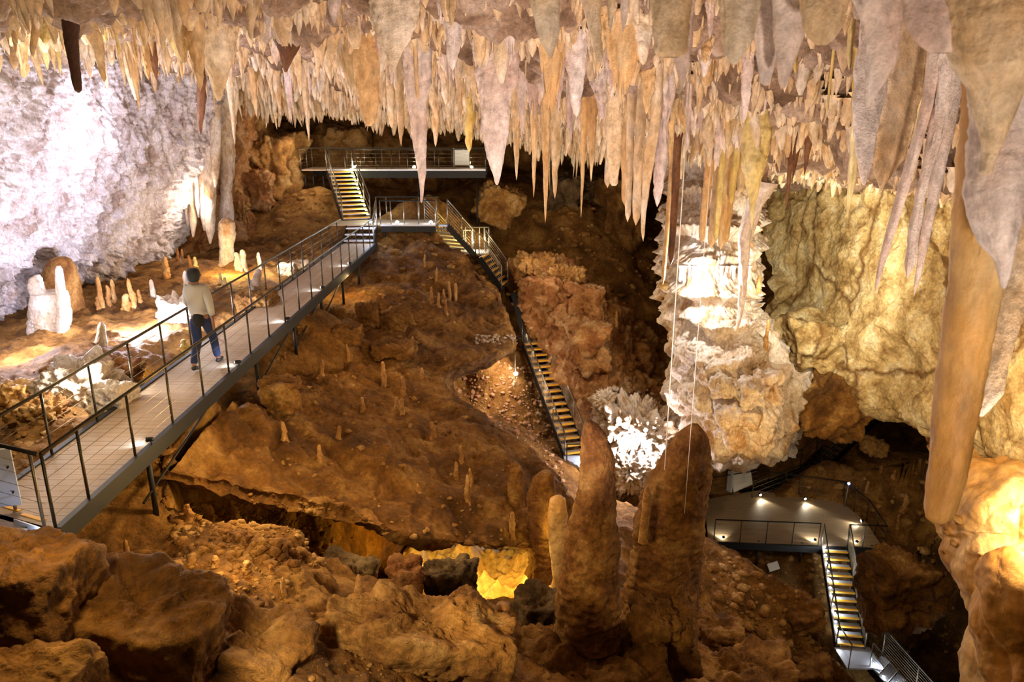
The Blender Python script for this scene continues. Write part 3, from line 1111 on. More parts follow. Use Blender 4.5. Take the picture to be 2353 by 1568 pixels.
# upper platform
ZU = 2.33
yu = 33.3
xa, xb = wp(692, 390, 32.5)[0], wp(1116, 390, 32.5)[0]
up = empty('viewing_platform', ((xa + xb) / 2, yu, ZU), 'high steel viewing platform with thin railing at the top centre of the photo', 'platform')
MB().abox(xa, xb, yu, yu + 2.0, ZU - .05, ZU).build('deck', M['deck'], up)
MB().abox(xa + 1.1, xb, yu + .02, yu + .12, ZU - .36, ZU - .05).build('edge_beam', M['dark'], up)
MB().abox(xa, xb, yu + 1.9, yu + 2.0, ZU - .36, ZU - .05).build('edge_beam', M['dark'], up)
MB().abox(xa + 1.1, xb, yu - .03, yu + .0, ZU - .05, ZU + .02).build('trim_strip', M['plate'], up)
for x in (xa + .1, xa + .45, xa + .9, xb - .4, xb - 3.0):
    g = drop(x, yu + .3, ZU - .5)
    MB().tube([(x, yu + .2, ZU - .3), (x, yu + .2, (g.z if g else 0) - .2)], .04, 8).build('support_leg', M['dark'], up, True)
nx = 10
railing(up, [(xa + 1.25, yu, ZU), (xb, yu, ZU), (xb, yu + 1.95, ZU)], .85, [(xa + 1.25 + (xb - xa - 1.25) * i / nx, yu, ZU) for i in range(nx + 1)] + [(xb, yu + 1.9, ZU)], M['darksteel'], M['darksteel'], cables=4)
railing(up, [(xa, yu, ZU), (xa, yu + 1.95, ZU), (xb, yu + 1.95, ZU)], .85, [(xa, yu, ZU), (xa, yu + 1, ZU)] + [(xa + (xb - xa) * i / nx, yu + 1.95, ZU) for i in range(nx + 1)], M['steel'], M['steel'], cables=5)
q = V3(wp(1065, 385, 34.4))
bd = empty('notice_board', (q.x, yu + 1.7, ZU), 'white notice board standing on the high viewing platform behind the railing', 'board')
MB().abox(q.x - .42, q.x + .30, yu + 1.68, yu + 1.72, ZU + .1, ZU + .82).build('board_face', M['white'], bd)
for dx in (-.42, .30):
    MB().abox(q.x + dx - .025, q.x + dx + .025, yu + 1.67, yu + 1.73, ZU, ZU + .85).build('post', M['steel'], bd)
for px, lab in ((814, 'left lamp glowing on the edge of the high viewing platform'), (952, 'middle lamp glowing on the edge of the high viewing platform'), (1084, 'right lamp glowing on the edge of the high viewing platform')):
    x = (px - CXP) / FPX * 32.6
    t = empty('platform_lamp', (x, yu, ZU), lab, 'lamp', 'lamps on the high platform')
    MB().tube([(x, yu + .04, ZU), (x, yu + .04, ZU + .07)], .03, 8).build('lamp_body', M['dark'], t, True)
    MB().tube([(x, yu + .04, ZU + .07), (x, yu + .04, ZU + .11), (x, yu + .04, ZU + .15)], [.05, .07, .02], 10).build('lens', M['lens_warm'], t, True)
    lamp(0, 0, 0, (1, .95, .75), 22, .04, world=(x, yu + .1, ZU + .28))

# landing at the end of the walkway
ZM = .6
mp = empty('landing', (-4.6, 28.4, ZM), 'steel landing with bluish lights where the long walkway meets the upper stairs', 'landing', 'landings of the stairs')
MB().abox(-6.95, -2.9, 28.25, 29.75, ZM - .05, ZM).build('deck', M['deck'], mp)
MB().abox(-5.0, -2.9, 28.25, 28.33, ZM - .28, ZM - .05).build('edge_beam', M['dark'], mp)
MB().abox(-5.0, -2.9, 28.20, 28.24, ZM - .05, ZM + .01).build('edge_strip', M['plate'], mp)
railing(mp, [(-5.0, 28.27, ZM), (-2.9, 28.27, ZM)], .9, [(x, 28.27, ZM) for x in (-5.0, -4.6, -4.1, -3.55, -2.9)], M['dark'], M['steel'], cables=0)
railing(mp, [(-5.4, 29.72, ZM), (-2.9, 29.72, ZM)], .9, [(x, 29.72, ZM) for x in (-5.4, -5.0, -3.7, -3.0)], M['dark'], M['steel'], cables=0)
for x in (-4.9, -3.1):
    g = drop(x, 28.4, ZM - .3)
    MB().tube([(x, 28.4, ZM - .2), (x, 28.4, (g.z if g else 0) - .2)], .04, 8).build('support_leg', M['dark'], mp, True)
for px, lab in ((848, 'bluish lamp on the landing nearest the foot of the upper stairs'), (910, 'bluish lamp on the middle of the landing edge'), (988, 'bluish lamp at the right end of the landing edge')):
    x = (px - CXP) / FPX * 27.9
    t = empty('landing_lamp', (x, 28.3, ZM), lab, 'lamp', 'bluish lamps on the landing')
    MB().tube([(x, 28.30, ZM), (x, 28.30, ZM + .06)], .03, 8).build('lamp_body', M['dark'], t, True)
    MB().tube([(x, 28.30, ZM + .06), (x, 28.30, ZM + .10), (x, 28.30, ZM + .14)], [.05, .07, .02], 10).build('lens', M['lens'], t, True)
    lamp(0, 0, 0, BLUE, 30, .04, world=(x, 28.35, ZM + .30))

stairs('three short steps from the end of the long walkway up to the landing', (-5.72, 28.25, ZM), (-5.72, 27.45, 0.02), 1.1, 3, sides=(1,), nose=False, tread='plate', cables=2)
lamp(0, 0, 0, BLUE, 20, .05, world=(-5.3, 27.3, .5))
ta, tb = V3((-7.55, 33.2, ZU)), V3((-6.2, 29.7, ZM))
stairs('yellow-lit upper stairs climbing from the landing to the high viewing platform', ta, tb, 1.05, 12, lights=1, lp='y', nose=True, tread='plate', cables=2)
stairlights(ta, tb, 12, (.98, 1.0, .55), 9, 1, 1.05, 2)

L1 = V3(wp(1096, 578, 31.3))
f2t = V3((-2.95, 28.9, ZM))
stairs('yellow-lit stairs with thin cable railing descending right from the landing', f2t, L1 + V3((-.5, -.3, 0)), 1.0, 8, cables=6, tread='plate', nose=False)
lamp(0, 0, 0, YEL, 45, .06, world=tuple((f2t + L1) / 2 + V3((0, .2, .35))))
lamp(0, 0, 0, YEL, 35, .06, world=tuple(f2t + (L1 - f2t) * .85 + V3((0, .3, .4))))
l1 = empty('landing', L1, 'small pale landing with close-set posts, right of the central slope top', 'landing', 'landings of the stairs')
MB().abox(L1.x - .55, L1.x + .5, L1.y - .45, L1.y + .5, L1.z - .05, L1.z).build('deck', M['plate'], l1)
railing(l1, [L1 + V3((-.5, .5, 0)), L1 + V3((.5, .5, 0)), L1 + V3((.5, -.1, 0))], .95, [L1 + V3((x, .5, 0)) for x in (-.5, -.2, .1, .3, .5)] + [L1 + V3((.5, 0, 0))], M['steel'], M['plate'], cables=2)
railing(l1, [L1 + V3((-.52, -.4, 0)), L1 + V3((-.2, -.42, 0))], .95, [L1 + V3((-.52, -.4, 0)), L1 + V3((-.2, -.42, 0))], M['plate'], M['plate'], cables=0)
lamp(0, 0, 0, WHITE, 30, .06, world=tuple(L1 + V3((0, 0, .5))))
f3t, f3b = L1 + V3((.25, -.45, 0)), V3(wp(1160, 655, 31.0))
stairs('short lilac-lit stairs dropping behind the crest of the central slope', f3t, f3b, .9, 7, cables=6, tread='plate', postgap=6)
f4t, f4b = V3(wp(1222, 782, 32)), V3(wp(1322, 1046, 28))
MBr = MB
stairs('steep dark stairs with yellow nosings along the orange boulder mound', f4t, f4b, .8, 18, cables=7, postgap=4)
for i in range(0, 18, 3):
    c = f4t + (f4b - f4t) * ((i + .5) / 18)
    lamp(0, 0, 0, (1, .85, .6), 5, .05, world=tuple(c + V3((-.2, -.3, .5))))
stairs('half-hidden upper flight of the steep stairs, between slope crest and boulder mound', f3b + V3((.5, .8, -.3)), f4t + V3((-.1, .3, .05)), .8, 12, cables=7, postgap=6, sides=(1,))
l3 = empty('landing', f4b + V3((0, -.5, 0)), 'blue-lit landing at the foot of the steep stairs behind the tall stalagmite', 'landing', 'landings of the stairs')
MB().box(f4b + V3((.1, -.55, -.02)), (.55, 0, 0), (0, .5, 0), (0, 0, .03)).build('deck', M['plate'], l3)
railing(l3, [f4b + V3((-.4, -1.0, 0)), f4b + V3((.6, -1.0, 0))], .9, [f4b + V3((-.4, -1.0, 0)), f4b + V3((.6, -1.0, 0))], M['darksteel'], M['darksteel'], cables=3)
lamp(0, 0, 0, BLUE, 25, .06, world=tuple(f4b + V3((.2, -.5, .4))))
f5t, f5b = f4b + V3((.5, -.6, 0)), V3(wp(1560, 1215, 26))
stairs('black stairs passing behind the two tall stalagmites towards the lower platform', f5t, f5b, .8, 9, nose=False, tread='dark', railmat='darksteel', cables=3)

# lamp on a post left of the steep stairs
q = V3(wp(1184, 862, 31))
g, cz, ob = cast(1184, 868)
if g:
    q = g
t = empty('post_lamp', q, 'bright white lamp on a short post left of the steep stairs', 'lamp')
MB().tube([q + V3((0, 0, -.2)), q + V3((0, 0, 1.0))], .025, 8).build('post', M['steel'], t, True)
MB().tube([q + V3((.02, -.10, .16)), q + V3((.02, -.16, .22)), q + V3((.02, -.2, .26))], [.05, .085, .04], 10).build('lens', M['lens'], t, True)

# ---- lower platform
ZP = -10.7
poly = [pz(*p, ZP)[:2] for p in ((1628, 1246), (1618, 1148), (1738, 1128), (1935, 1155), (1990, 1200), (2030, 1262))]
lpf = empty('viewing_platform', (poly[0][0], poly[0][1], ZP), 'dark low viewing platform with small glowing lamps at the lower right', 'platform')
MB().poly(poly, ZP - .05, ZP).build('deck', M['deck'], lpf)
A, B = V3((*poly[0], ZP)), V3((*poly[5], ZP))
MB().bar(A + V3((0, 0, -.12)), B + V3((0, 0, -.12)), .08, .26).build('edge_beam', M['dark'], lpf)
railing(lpf, [A + (B - A) * .03, A + (B - A) * .63], .95, [A + (B - A) * f for f in (.03, .18, .33, .48, .63)], M['dark'], M['darksteel'], cables=4)
railing(lpf, [A + (B - A) * .79, B], .95, [A + (B - A) * f for f in (.79, .88, 1.0)], M['dark'], M['steel'], cables=3)
for i, j in ((1, 2), (2, 3), (3, 4), (4, 5)):
    a, b = V3((*poly[i], ZP)), V3((*poly[j], ZP))
    railing(lpf, [a, b], .95, [a, (a + b) / 2, b], M['dark'], M['darksteel'], cables=3)
for f in (.05, .3, .55, .95):
    p = A + (B - A) * f + V3((0, .2, 0))
    MB().tube([p, p + V3((0, 0, -2.2))], .045, 8).build('support_leg', M['dark'], lpf, True)
for px, py, lab in ((1747, 1143, 'left of the two spotlights on the far edge of the low platform'), (1850, 1152, 'right of the two spotlights on the far edge of the low platform'),
                    (1978, 1203, 'spotlight at the right corner of the low platform'), (1662, 1240, 'spotlight at the left of the near edge of the low platform'),
                    (1872, 1246, 'spotlight on the near edge of the low platform left of the lit stairs'), (1968, 1250, 'spotlight on the near edge of the low platform right of the lit stairs')):
    q = V3(pz(px, py, ZP + .05))
    away = V3((0.05, -.9 if py < 1200 else .8, -.25))
    if px == 1978:
        away = V3((-.9, -.1, -.2))
    led('spotlight', q + V3((0, 0, .10)), q + away, M['lens_warm'], 42, (1, .88, .66), lab, 'spotlights on the low platform', 100, .05)
q = V3(pz(1940, 1165, ZP))
t = empty('signal_post', q, 'thin post with a small blue light behind the low platform', 'lamp')
MB().tube([q, q + V3((0.05, 0, 1.0))], .035, 8).build('post', M['steel'], t, True)
MB().tube([q + V3((0.05, 0, 1.0)), q + V3((0.05, 0, 1.05)), q + V3((0.05, 0, 1.1))], [.03, .06, .02], 8).build('lens', simple('blue_lens', '#2040ff', .4, 0, (.15, .25, 1), 12), t, True)
# the white board on its frame
q1, q2 = V3(pz(1680, 1138, ZP)), V3(pz(1722, 1120, ZP))
ib = empty('notice_board', (q1 + q2) / 2, 'white tilted notice board at the back left of the low platform', 'board')
dq = q2 - q1
nq = dq.cross(V3((0, 0, 1))).normalized()
MB().box((q1 + q2) / 2 + V3((0, 0, .62)), dq / 2, nq * .03, V3((0, 0, .42)) - nq * .12).build('board_face', M['white'], ib)
MB().box(q1 + V3((-.1, 0, .62)), nq * .12, dq * .03, V3((0, 0, .45))).build('side_panel', M['plate'], ib)
for f in (.1, .9):
    MB().tube([q1 + dq * f, q1 + dq * f + V3((0, 0, .3))], .03, 8).build('foot', M['steel'], ib, True)

s5t, s5b = V3(pz(1917, 1256, ZP)), V3(wp(1954, 1488, 25.3))
stairs('brightly lit white stairs with yellow nosings dropping from the low platform', s5t, s5b, .86, 12, lights=-1, tread='plate', cables=8, postgap=4)
stairlights(s5t, s5b, 12, (.85, .92, 1), 13, -1, .86, 2)
l5 = empty('landing', s5b, 'dark landing with small white lamps at the foot of the white stairs', 'landing', 'landings of the stairs')
MB().box(s5b + V3((.05, -.5, -.03)), (.6, 0, 0), (0, .5, 0), (0, 0, .03)).build('deck', M['plate'], l5)
railing(l5, [s5b + V3((-.5, -1.0, 0)), s5b + V3((-.5, 0, 0))], .9, [s5b + V3((-.5, -1.0, 0)), s5b + V3((-.5, 0, 0))], M['steel'], M['steel'], cables=2)
s6t = s5b + V3((.6, -.6, 0))
s6b = s6t + V3((2.3, -2.6, -2.2))
stairs('lowest stairs with star-bright step lights leaving at the bottom edge', s6t, s6b, .9, 12, lights=-1, tread='plate', cables=8, postgap=4, nose=False)
stairlights(s6t, s6b, 12, (.85, .92, 1), 10, -1, .9, 2)
# dim way up from the low platform to the right-hand wall
d1, d2, d3 = V3(wp(1700, 1150, 31.2)), V3(wp(1858, 1085, 33)), V3(wp(2000, 950, 34))
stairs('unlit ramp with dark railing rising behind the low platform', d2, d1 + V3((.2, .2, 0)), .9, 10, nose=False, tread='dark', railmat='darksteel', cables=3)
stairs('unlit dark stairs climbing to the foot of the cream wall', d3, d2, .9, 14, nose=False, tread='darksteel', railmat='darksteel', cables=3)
g, cz, ob = cast(1774, 1307)
if g:
    t = MB().box(g + V3((0, -.1, .15)), (.2, .04, .04), (-.03, .1, .1), (0, -.02, .02)).build('floor_sign', M['white'])
    props(t, 'small blank white plate lying on dark rubble under the low platform', 'sign')

# ---- hanging white cords
for (px0, py0, px1, py1, lab) in ((1578, 400, 1527, 1080, 'long white cord hanging in front of the bright flowstone, ending by the right tall stalagmite'),
                                  (1606, 800, 1573, 1180, 'fainter white cord hanging in front of the right tall stalagmite')):
    b = V3(wp(px1, py1, 11.5))
    zc = float(ceil_f([[b.x, b.y]])[0])
    t = MB().tube([(b.x, b.y, zc + .1), (b.x, b.y, (b.z + zc) / 2), (b.x, b.y, b.z)], .008 if px1 == 1527 else .005, 6).build('hanging_cord', M['cable'], None, True)
    props(t, lab, 'cord', 'white cords hanging from the ceiling')

# ================================================================== STALACTITES
def cone_mesh(seed, sides=18, rings=34, ell=1.0, power=.8, lump=.18, bend=.06, blunt=.06, waist=0, flare=.55):
    """unit dripstone: top at z=0, tip at z=-1, radius about 1"""
    t = np.linspace(0, 1, rings) ** .9
    a = np.linspace(0, 2 * np.pi, sides, endpoint=False)
    T, A = np.meshgrid(t, a, indexing='ij')
    r = (1 - T) ** power * (1 - blunt) + blunt
    r = r + flare * np.exp(-T * 14)
    if waist:
        r *= 1 + waist * np.sin(T * 9 + seed)
    nn = pnoise(np.stack([np.cos(A) * 1.1 + seed * 3.7, np.sin(A) * 1.1, T * 3.4], -1).reshape(-1, 3)).reshape(A.shape)
    n2 = pnoise(np.stack([np.cos(A) * 2.3 + seed * 1.7, np.sin(A) * 2.3, T * 11], -1).reshape(-1, 3)).reshape(A.shape)
    n3 = pnoise(np.stack([np.cos(A) * 3.5 + seed * 2.7, np.sin(A) * 3.5, T * 22], -1).reshape(-1, 3)).reshape(A.shape)
    r = r * (1 + lump * 2.4 * nn + lump * 1.5 * n2 + lump * .8 * n3)
    r = r * np.clip((1.0 - T) * 18, 0.0, 1) ** .5
    bx = bend * (pnoise(np.stack([t * 1.6 + seed, t * 0 + 5, t * 0], 1)) - pnoise(np.array([[seed * 1.0, 5, 0]])))
    by = bend * (pnoise(np.stack([t * 1.6 + seed, t * 0 + 9, t * 0], 1)) - pnoise(np.array([[seed * 1.0, 9, 0]])))
    X = r * np.cos(A) + bx[:, None] * 6
    Y = r * np.sin(A) / ell + by[:, None] * 6
    V = np.stack([X, Y, -T], -1).reshape(-1, 3)
    f = []
    for i in range(rings - 1):
        for k in range(sides):
            k2 = (k + 1) % sides
            f.append((i * sides + k, (i + 1) * sides + k, (i + 1) * sides + k2, i * sides + k2))
    f.append(tuple(range(sides)))
    return V, f


def blade_mesh(seed, nu=34, nv=26, tips=3, thick=.20, jag=.16, sharp=1.2):
    """unit drapery: width 1 (x from -.5 to .5), length 1, rounded thickness, ragged foot"""
    rs = np.random.RandomState(seed)
    s = np.linspace(0, 1, nu)
    main = .5 + rs.uniform(-.18, .18)
    L = (1 - np.abs(s - main) / np.maximum(main, 1 - main)) ** .8 * .9 + .08
    for k in range(tips):
        c = rs.uniform(.12, .88)
        w = rs.uniform(.05, .12)
        L = np.maximum(L, (rs.uniform(.45, .85)) * np.clip(1 - np.abs(s - c) / w / 2, 0, 1) ** .8 * (1 - .5 * abs(c - main)))
    L *= 1 + jag * np.array([float(x) for x in pnoise(np.stack([s * 14 + seed, s * 0, s * 0], 1))]) * 2.5
    L = np.clip(L, .05, None)
    L = L / L.max()
    t = np.linspace(0, 1, nv)
    narrow = 1 - .32 * t ** 1.3
    Vs = []
    for sg in (1, -1):
        for j in range(nv):
            x = (s - main) * narrow[j] + (main - .5)
            z = -t[j] * L
            h = thick * np.sqrt(np.clip(1 - (2 * s - 1) ** 2, 0, 1)) * (1 - t[j] ** 2.2) ** .7 * (1 + .6 * np.exp(-t[j] * 8))
            P = np.stack([x * 3.0 + seed, z * 2.0, s * 0 + sg * 3], 1)
            h = h * (1 + .5 * pnoise(P)) + thick * .12 * pnoise(P * 3) * (h > 1e-4)
            wv = .16 * pnoise(np.stack([x * 1.8 + seed, z * .8, s * 0 + 7], 1))
            Vs.append(np.stack([x + .03 * pnoise(P * 2), wv + sg * h, z], 1))
    V = np.concatenate(Vs)
    f = []
    o = nu * nv
    for j in range(nv - 1):
        for i in range(nu - 1):
            a = j * nu + i
            f.append((a, a + 1, a + nu + 1, a + nu))
            f.append((o + a, o + a + nu, o + a + nu + 1, o + a + 1))
    for i in range(nu - 1):
        f.append((i, o + i, o + i + 1, i + 1))
        a = (nv - 1) * nu + i
        f.append((a, a + 1, o + a + 1, o + a))
    for j in range(nv - 1):
        a, b = j * nu, (j + 1) * nu
        f.append((a, b, o + b, o + a))
        a, b = j * nu + nu - 1, (j + 1) * nu + nu - 1
        f.append((a, o + a, o + b, b))
    return V, f


def to_mesh(name, V, f, mat):
    me = bpy.data.meshes.new(name)
    me.from_pydata([tuple(map(float, v)) for v in V], [], f)
    me.update()
    me.polygons.foreach_set('use_smooth', np.ones(len(me.polygons), dtype=bool))
    me.materials.append(mat)
    return me


_cache = {}


def shape(kind, var, matname):
    key = (kind, var, matname)
    if key not in _cache:
        bk = (kind, var)
        if bk not in _cache:
            if kind == 'cone':
                _cache[bk] = cone_mesh(var + 1, ell=1.0 + .25 * (var % 3), power=.6 + .12 * (var % 4), lump=.16 + .04 * (var % 3))
            elif kind == 'straw':
                _cache[bk] = cone_mesh(var + 31, sides=10, rings=20, power=.22, lump=.08, bend=.1, blunt=.5, flare=.8)
            elif kind == 'long':
                _cache[bk] = cone_mesh(var + 51, power=.55, lump=.14, bend=.25, blunt=.1, waist=.08)
            elif kind == 'blade':
                _cache[bk] = blade_mesh(var + 71, tips=2 + var % 3, thick=.16 + .03 * (var % 3))
            elif kind == 'knob':
                _cache[bk] = cone_mesh(var + 91, power=.5, lump=.3, bend=.15, blunt=.2, waist=.25)
            elif kind == 'column':
                _cache[bk] = cone_mesh(var + 111, sides=36, rings=80, power=.30, lump=.13, bend=.12, blunt=.3, waist=.05, flare=.25)
        V, f = _cache[bk]
        _cache[key] = to_mesh('stalactite', V, f, M[matname])
    return _cache[key]


ORD = ['first', 'second', 'third', 'fourth', 'fifth', 'sixth', 'seventh', 'eighth', 'ninth', 'tenth', 'eleventh', 'twelfth', 'thirteenth', 'fourteenth', 'fifteenth', 'sixteenth', 'seventeenth', 'eighteenth', 'nineteenth', 'twentieth']


def stal(px, py, w, cz, kind, mat, label, topshift=0.0, var=None, rot=None, group=None, hang=None, name='stalactite', embed=.22):
    """tip seen at (px, py), root width w in picture units at distance cz"""
    tip = V3(wp(px, py, cz))
    zc = float(ceil_f([[tip.x, tip.y]])[0]) + embed
    if hang is not None:
        zc = wp(px, hang, cz)[2]
    wm = w * cz / FPX
    L = max(zc - tip.z, .15)
    var = var if var is not None else (int(px * 7 + py * 3) % 6)
    me = shape(kind, var, mat)
    o = bpy.data.objects.new(name, me)
    COL.objects.link(o)
    o.location = (tip.x, tip.y, zc)
    rr = rot if rot is not None else math.radians((px * 13 + py * 7) % 60 - 30)
    if kind == 'blade':
        o.scale = (wm, wm * .75, L)
    else:
        o.scale = (wm / 2, wm / 2, L)
    # bring the real lowest point over the wanted tip
    vs = me.vertices
    low = min(vs, key=lambda v: v.co.z).co
    R = Matrix.Rotation(rr, 3, 'Z')
    off = R @ V3((low.x * o.scale[0], low.y * o.scale[1], 0))
    tl = (topshift * cz / FPX)
    tilt = math.atan2(tl, L)
    o.rotation_euler = (0, tilt, rr) if False else (0, 0, rr)
    o.location.x -= off.x
    o.location.y -= off.y
    if topshift:
        o.rotation_mode = 'XYZ'
        Rm = Matrix.Rotation(tilt, 4, 'Y') @ Matrix.Rotation(rr, 4, 'Z')
        o.rotation_euler = Rm.to_euler()
        o.location.x += tl
    props(o, label, 'stalactite', group)
    return o


H = [
    # px, py(tip), width, cz, kind, material, label, topshift
    (1199, 330, 50, 12, 'blade', 'lilac', 'short broad stalactite just right of the broad pinkish-white tapering one', 0),
    (1187, 415, 30, 14, 'cone', 'cream', 'thin pale pointed stalactite right of the high platform railing', 0),
    (1253, 513, 27, 14.5, 'cone', 'ochre', 'long straight ochre stalactite, lowest of those left of centre right', 0),
    (1226, 455, 22, 15, 'cone', 'ochre', 'thin ochre stalactite left of the long straight ochre one', 0),
    (1275, 457, 30, 15, 'cone', 'cream', 'slim cream stalactite right of the long straight ochre one', 0),
    (1335, 502, 22, 16, 'cone', 'ochre', 'thin deep orange stalactite hanging alone above the dark slope', 0),
    (1309, 368, 42, 13, 'blade', 'lilac', 'notched pinkish stalactite with a pointed foot over the dark slope', 0),
    (1358, 418, 34, 14, 'cone', 'ochre', 'rounded ochre stalactite left of the broad tan one', 0),
    (1396, 432, 20, 14, 'straw', 'cream', 'thin tube stalactite behind the broad tan blunt one', 0),
    (1436, 475, 24, 13, 'straw', 'ochre', 'left straw of the long straw group below the middle curtain', 0),
    (1442, 511, 18, 12.6, 'straw', 'cream', 'short pale straw beside the left straw of the long straw group', 0),
    (1461, 519, 24, 12.4, 'straw', 'cream', 'smooth round-ended pale straw in the long straw group', 0),
    (1478, 556, 32, 12, 'long', 'cream', 'longest pale tapering stalactite of the long straw group', -8),
    (1510, 476, 34, 12, 'knob', 'lilac', 'lumpy white stalactite with a ragged foot, right of the long straw group', 0),
    (878, 246, 30, 12, 'cone', 'cream', 'short cream stalactite against the dark hollow above the platform', 0),
    (922, 337, 34, 13, 'cone', 'cream', 'slender cream stalactite with needle tip just left of the long pinkish-white blade', 0),
    (901, 296, 18, 14, 'straw', 'cream', 'thin straw left of the slender needle-tipped stalactite', 0),
    (1058, 281, 46, 13, 'blade', 'cream', 'tan flat stalactite left of the broad pinkish-white tapering one', 0),
    (1078, 352, 30, 14, 'knob', 'yellow', 'bulging yellowish stalactite in front of the white notice board', 0),
    (1001, 338, 24, 15, 'knob', 'cream', 'small twisted pale stalactite right of the long pinkish-white blade', 0),
    (540, 333, 24, 20, 'cone', 'cream', 'pale pointed stalactite above the orange alcove beside the white column', 0),
    (710, 325, 20, 21, 'cone', 'cream', 'cream stalactite with the lowest tip left of the high platform', 0),
    (590, 270, 26, 21, 'cone', 'ochre', 'ochre stalactite above the rocks behind the alcove', 0),
    (672, 288, 36, 20, 'blade', 'lilac', 'grey-pink stalactite before the bright hollow left of the platform', 0),
    (645, 265, 22, 21, 'cone', 'cream', 'short cream stalactite before the bright hollow', 0),
    (1282, 266, 60, 10.5, 'blade', 'lilac', 'bright wing-shaped stalactite with one low point in the centre of the ceiling', 0),
    (1308, 296, 16, 11, 'straw', 'lilac', 'thin white straw right of the bright wing-shaped stalactite', 0),
    (1377, 152, 62, 6.8, 'long', 'cream', 'curved tan stalactite right of the big pale cone at the top', -22),
    (1432, 76, 48, 5.6, 'cone', 'lilac', 'short pale stalactite at the top edge right of the curved tan one', 0),
    (1402, 78, 34, 6.3, 'cone', 'cream', 'short tan stalactite at the top edge between the curved one and its pale neighbour', 0),
    (1012, 62, 46, 8, 'blade', 'lilac', 'short white drapery at the top right of the very broad tan one', 0),
    (1118, 48, 60, 8, 'blade', 'cream', 'short tan drapery with a forked foot at the top centre', 0),
    (1172, 155, 60, 9, 'blade', 'lilac', 'curling pale drapery below the top centre of the ceiling', 0),
    (361, 186, 30, 15, 'cone', 'brown', 'thin dark-tipped stalactite right of the long dark brown one', -8),
    (322, 262, 44, 16.5, 'blade', 'ochre', 'yellowish drapery with a needle tip over the white wall', 0),
    (110, 162, 38, 14, 'cone', 'yellow', 'short yellow stalactite left of the long dark brown one', 0),
    (98, 138, 22, 14, 'cone', 'yellow', 'small yellow stalactite beside the short yellow one at far upper left', 0),
    (462, 312, 30, 18, 'long', 'brown', 'long thin stalactite hanging at the right border of the white wall', 0),
    (430, 120, 46, 14, 'blade', 'lilac', 'greyish drapery left of the huge tan pendant', 0),
    (2242, 396, 66, 5.1, 'long', 'ochre', 'ochre rough-fronted stalactite left of the big olive sweeping one', 0),
    (2250, 586, 90, 5.0, 'blade', 'lilac', 'white pendant with a ragged foot joined left of the thin-fingered one', 0),
    (2082, 461, 36, 9, 'cone', 'yellow', 'slim yellow stalactite right of the cream-yellow curved drapery', 0),
    (2010, 682, 36, 8, 'long', 'lilac', 'very long thin white stalactite leaning in front of the cream wall', 42),
    (2100, 682, 44, 8, 'cone', 'lilac', 'long white stalactite with a spike foot before the cream wall', 26),
    (2084, 642, 40, 7.8, 'knob', 'lilac', 'knobbly swollen white stalactite left of the spike-footed one', 22),
    (2133, 480, 40, 8.6, 'cone', 'lilac', 'pale stalactite behind the knobbly swollen one', 10),
    (1946, 502, 46, 9.5, 'cone', 'yellow', 'yellow tapering stalactite before the upper cream wall', 0),
    (1820, 415, 20, 14, 'cone', 'brown', 'left of two dark brown pointed stalactites above the cream wall', 8),
    (1848, 405, 26, 13.6, 'cone', 'brown', 'right of two dark brown pointed stalactites above the cream wall', 0),
    (1806, 482, 16, 15, 'cone', 'brown', 'thin dark stalactite below the two dark brown ones', 0),
    (1541, 610, 18, 20, 'straw', 'brown', 'dark pole-like stalactite left of the bright flowstone', 5),
    (1523, 655, 12, 21, 'straw', 'ochre', 'long thin amber straw left of the dark pole-like one', 5),
]
LONGROT = {2250: .2, 1520: .05, 2120: .0, 905: .1, 505: .1}
for h in H:
    px, py, w, cz, kind, mat, lab, ts = h
    g = 'hanging stalactites'
    stal(px, py, w, cz, kind, mat, lab, ts, rot=LONGROT.get(px), group=g)
for i, (px, py, w, c) in enumerate(((1612, 560, 14, 'ochre'), (1622, 480, 12, 'ochre'), (1634, 572, 16, 'ochre'), (1645, 556, 12, 'yellow'), (1656, 575, 16, 'ochre'), (1668, 560, 12, 'ochre'), (1680, 470, 12, 'yellow'), (1700, 445, 16, 'ochre'))):
    stal(px, py, w + 6, 17 + (i % 3) * .6, 'straw', c, '%s of the eight amber straws hanging before the bright flowstone, counted from the left' % ('first', 'second', 'third', 'fourth', 'fifth', 'sixth', 'seventh', 'eighth')[i], group='amber straws before the flowstone')
# long pale flowstone spears leaning on the bright cascade
for px, py, w, top, lab, ts in ((1690, 765, 34, 470, 'longest white spear running down the front of the bright flowstone', 46), (1702, 640, 26, 420, 'short white spear beside the longest one on the bright flowstone', 25)):
    stal(px, py, w, 20.6, 'long', 'lilac', lab, ts, hang=top - 60, group='white spears on the bright flowstone')

for i in range(16):
    px = 1562 + i * 10.3
    stal(px, 648 + (i * 37 % 17) - (8 if i > 12 else 0), 9, 22.1 + .1 * (i % 3), 'straw', 'lilac', '%s from left in the even row of sixteen white drips under the flowstone shelf' % ORD[i], hang=608, group='row of drips under the flowstone shelf')

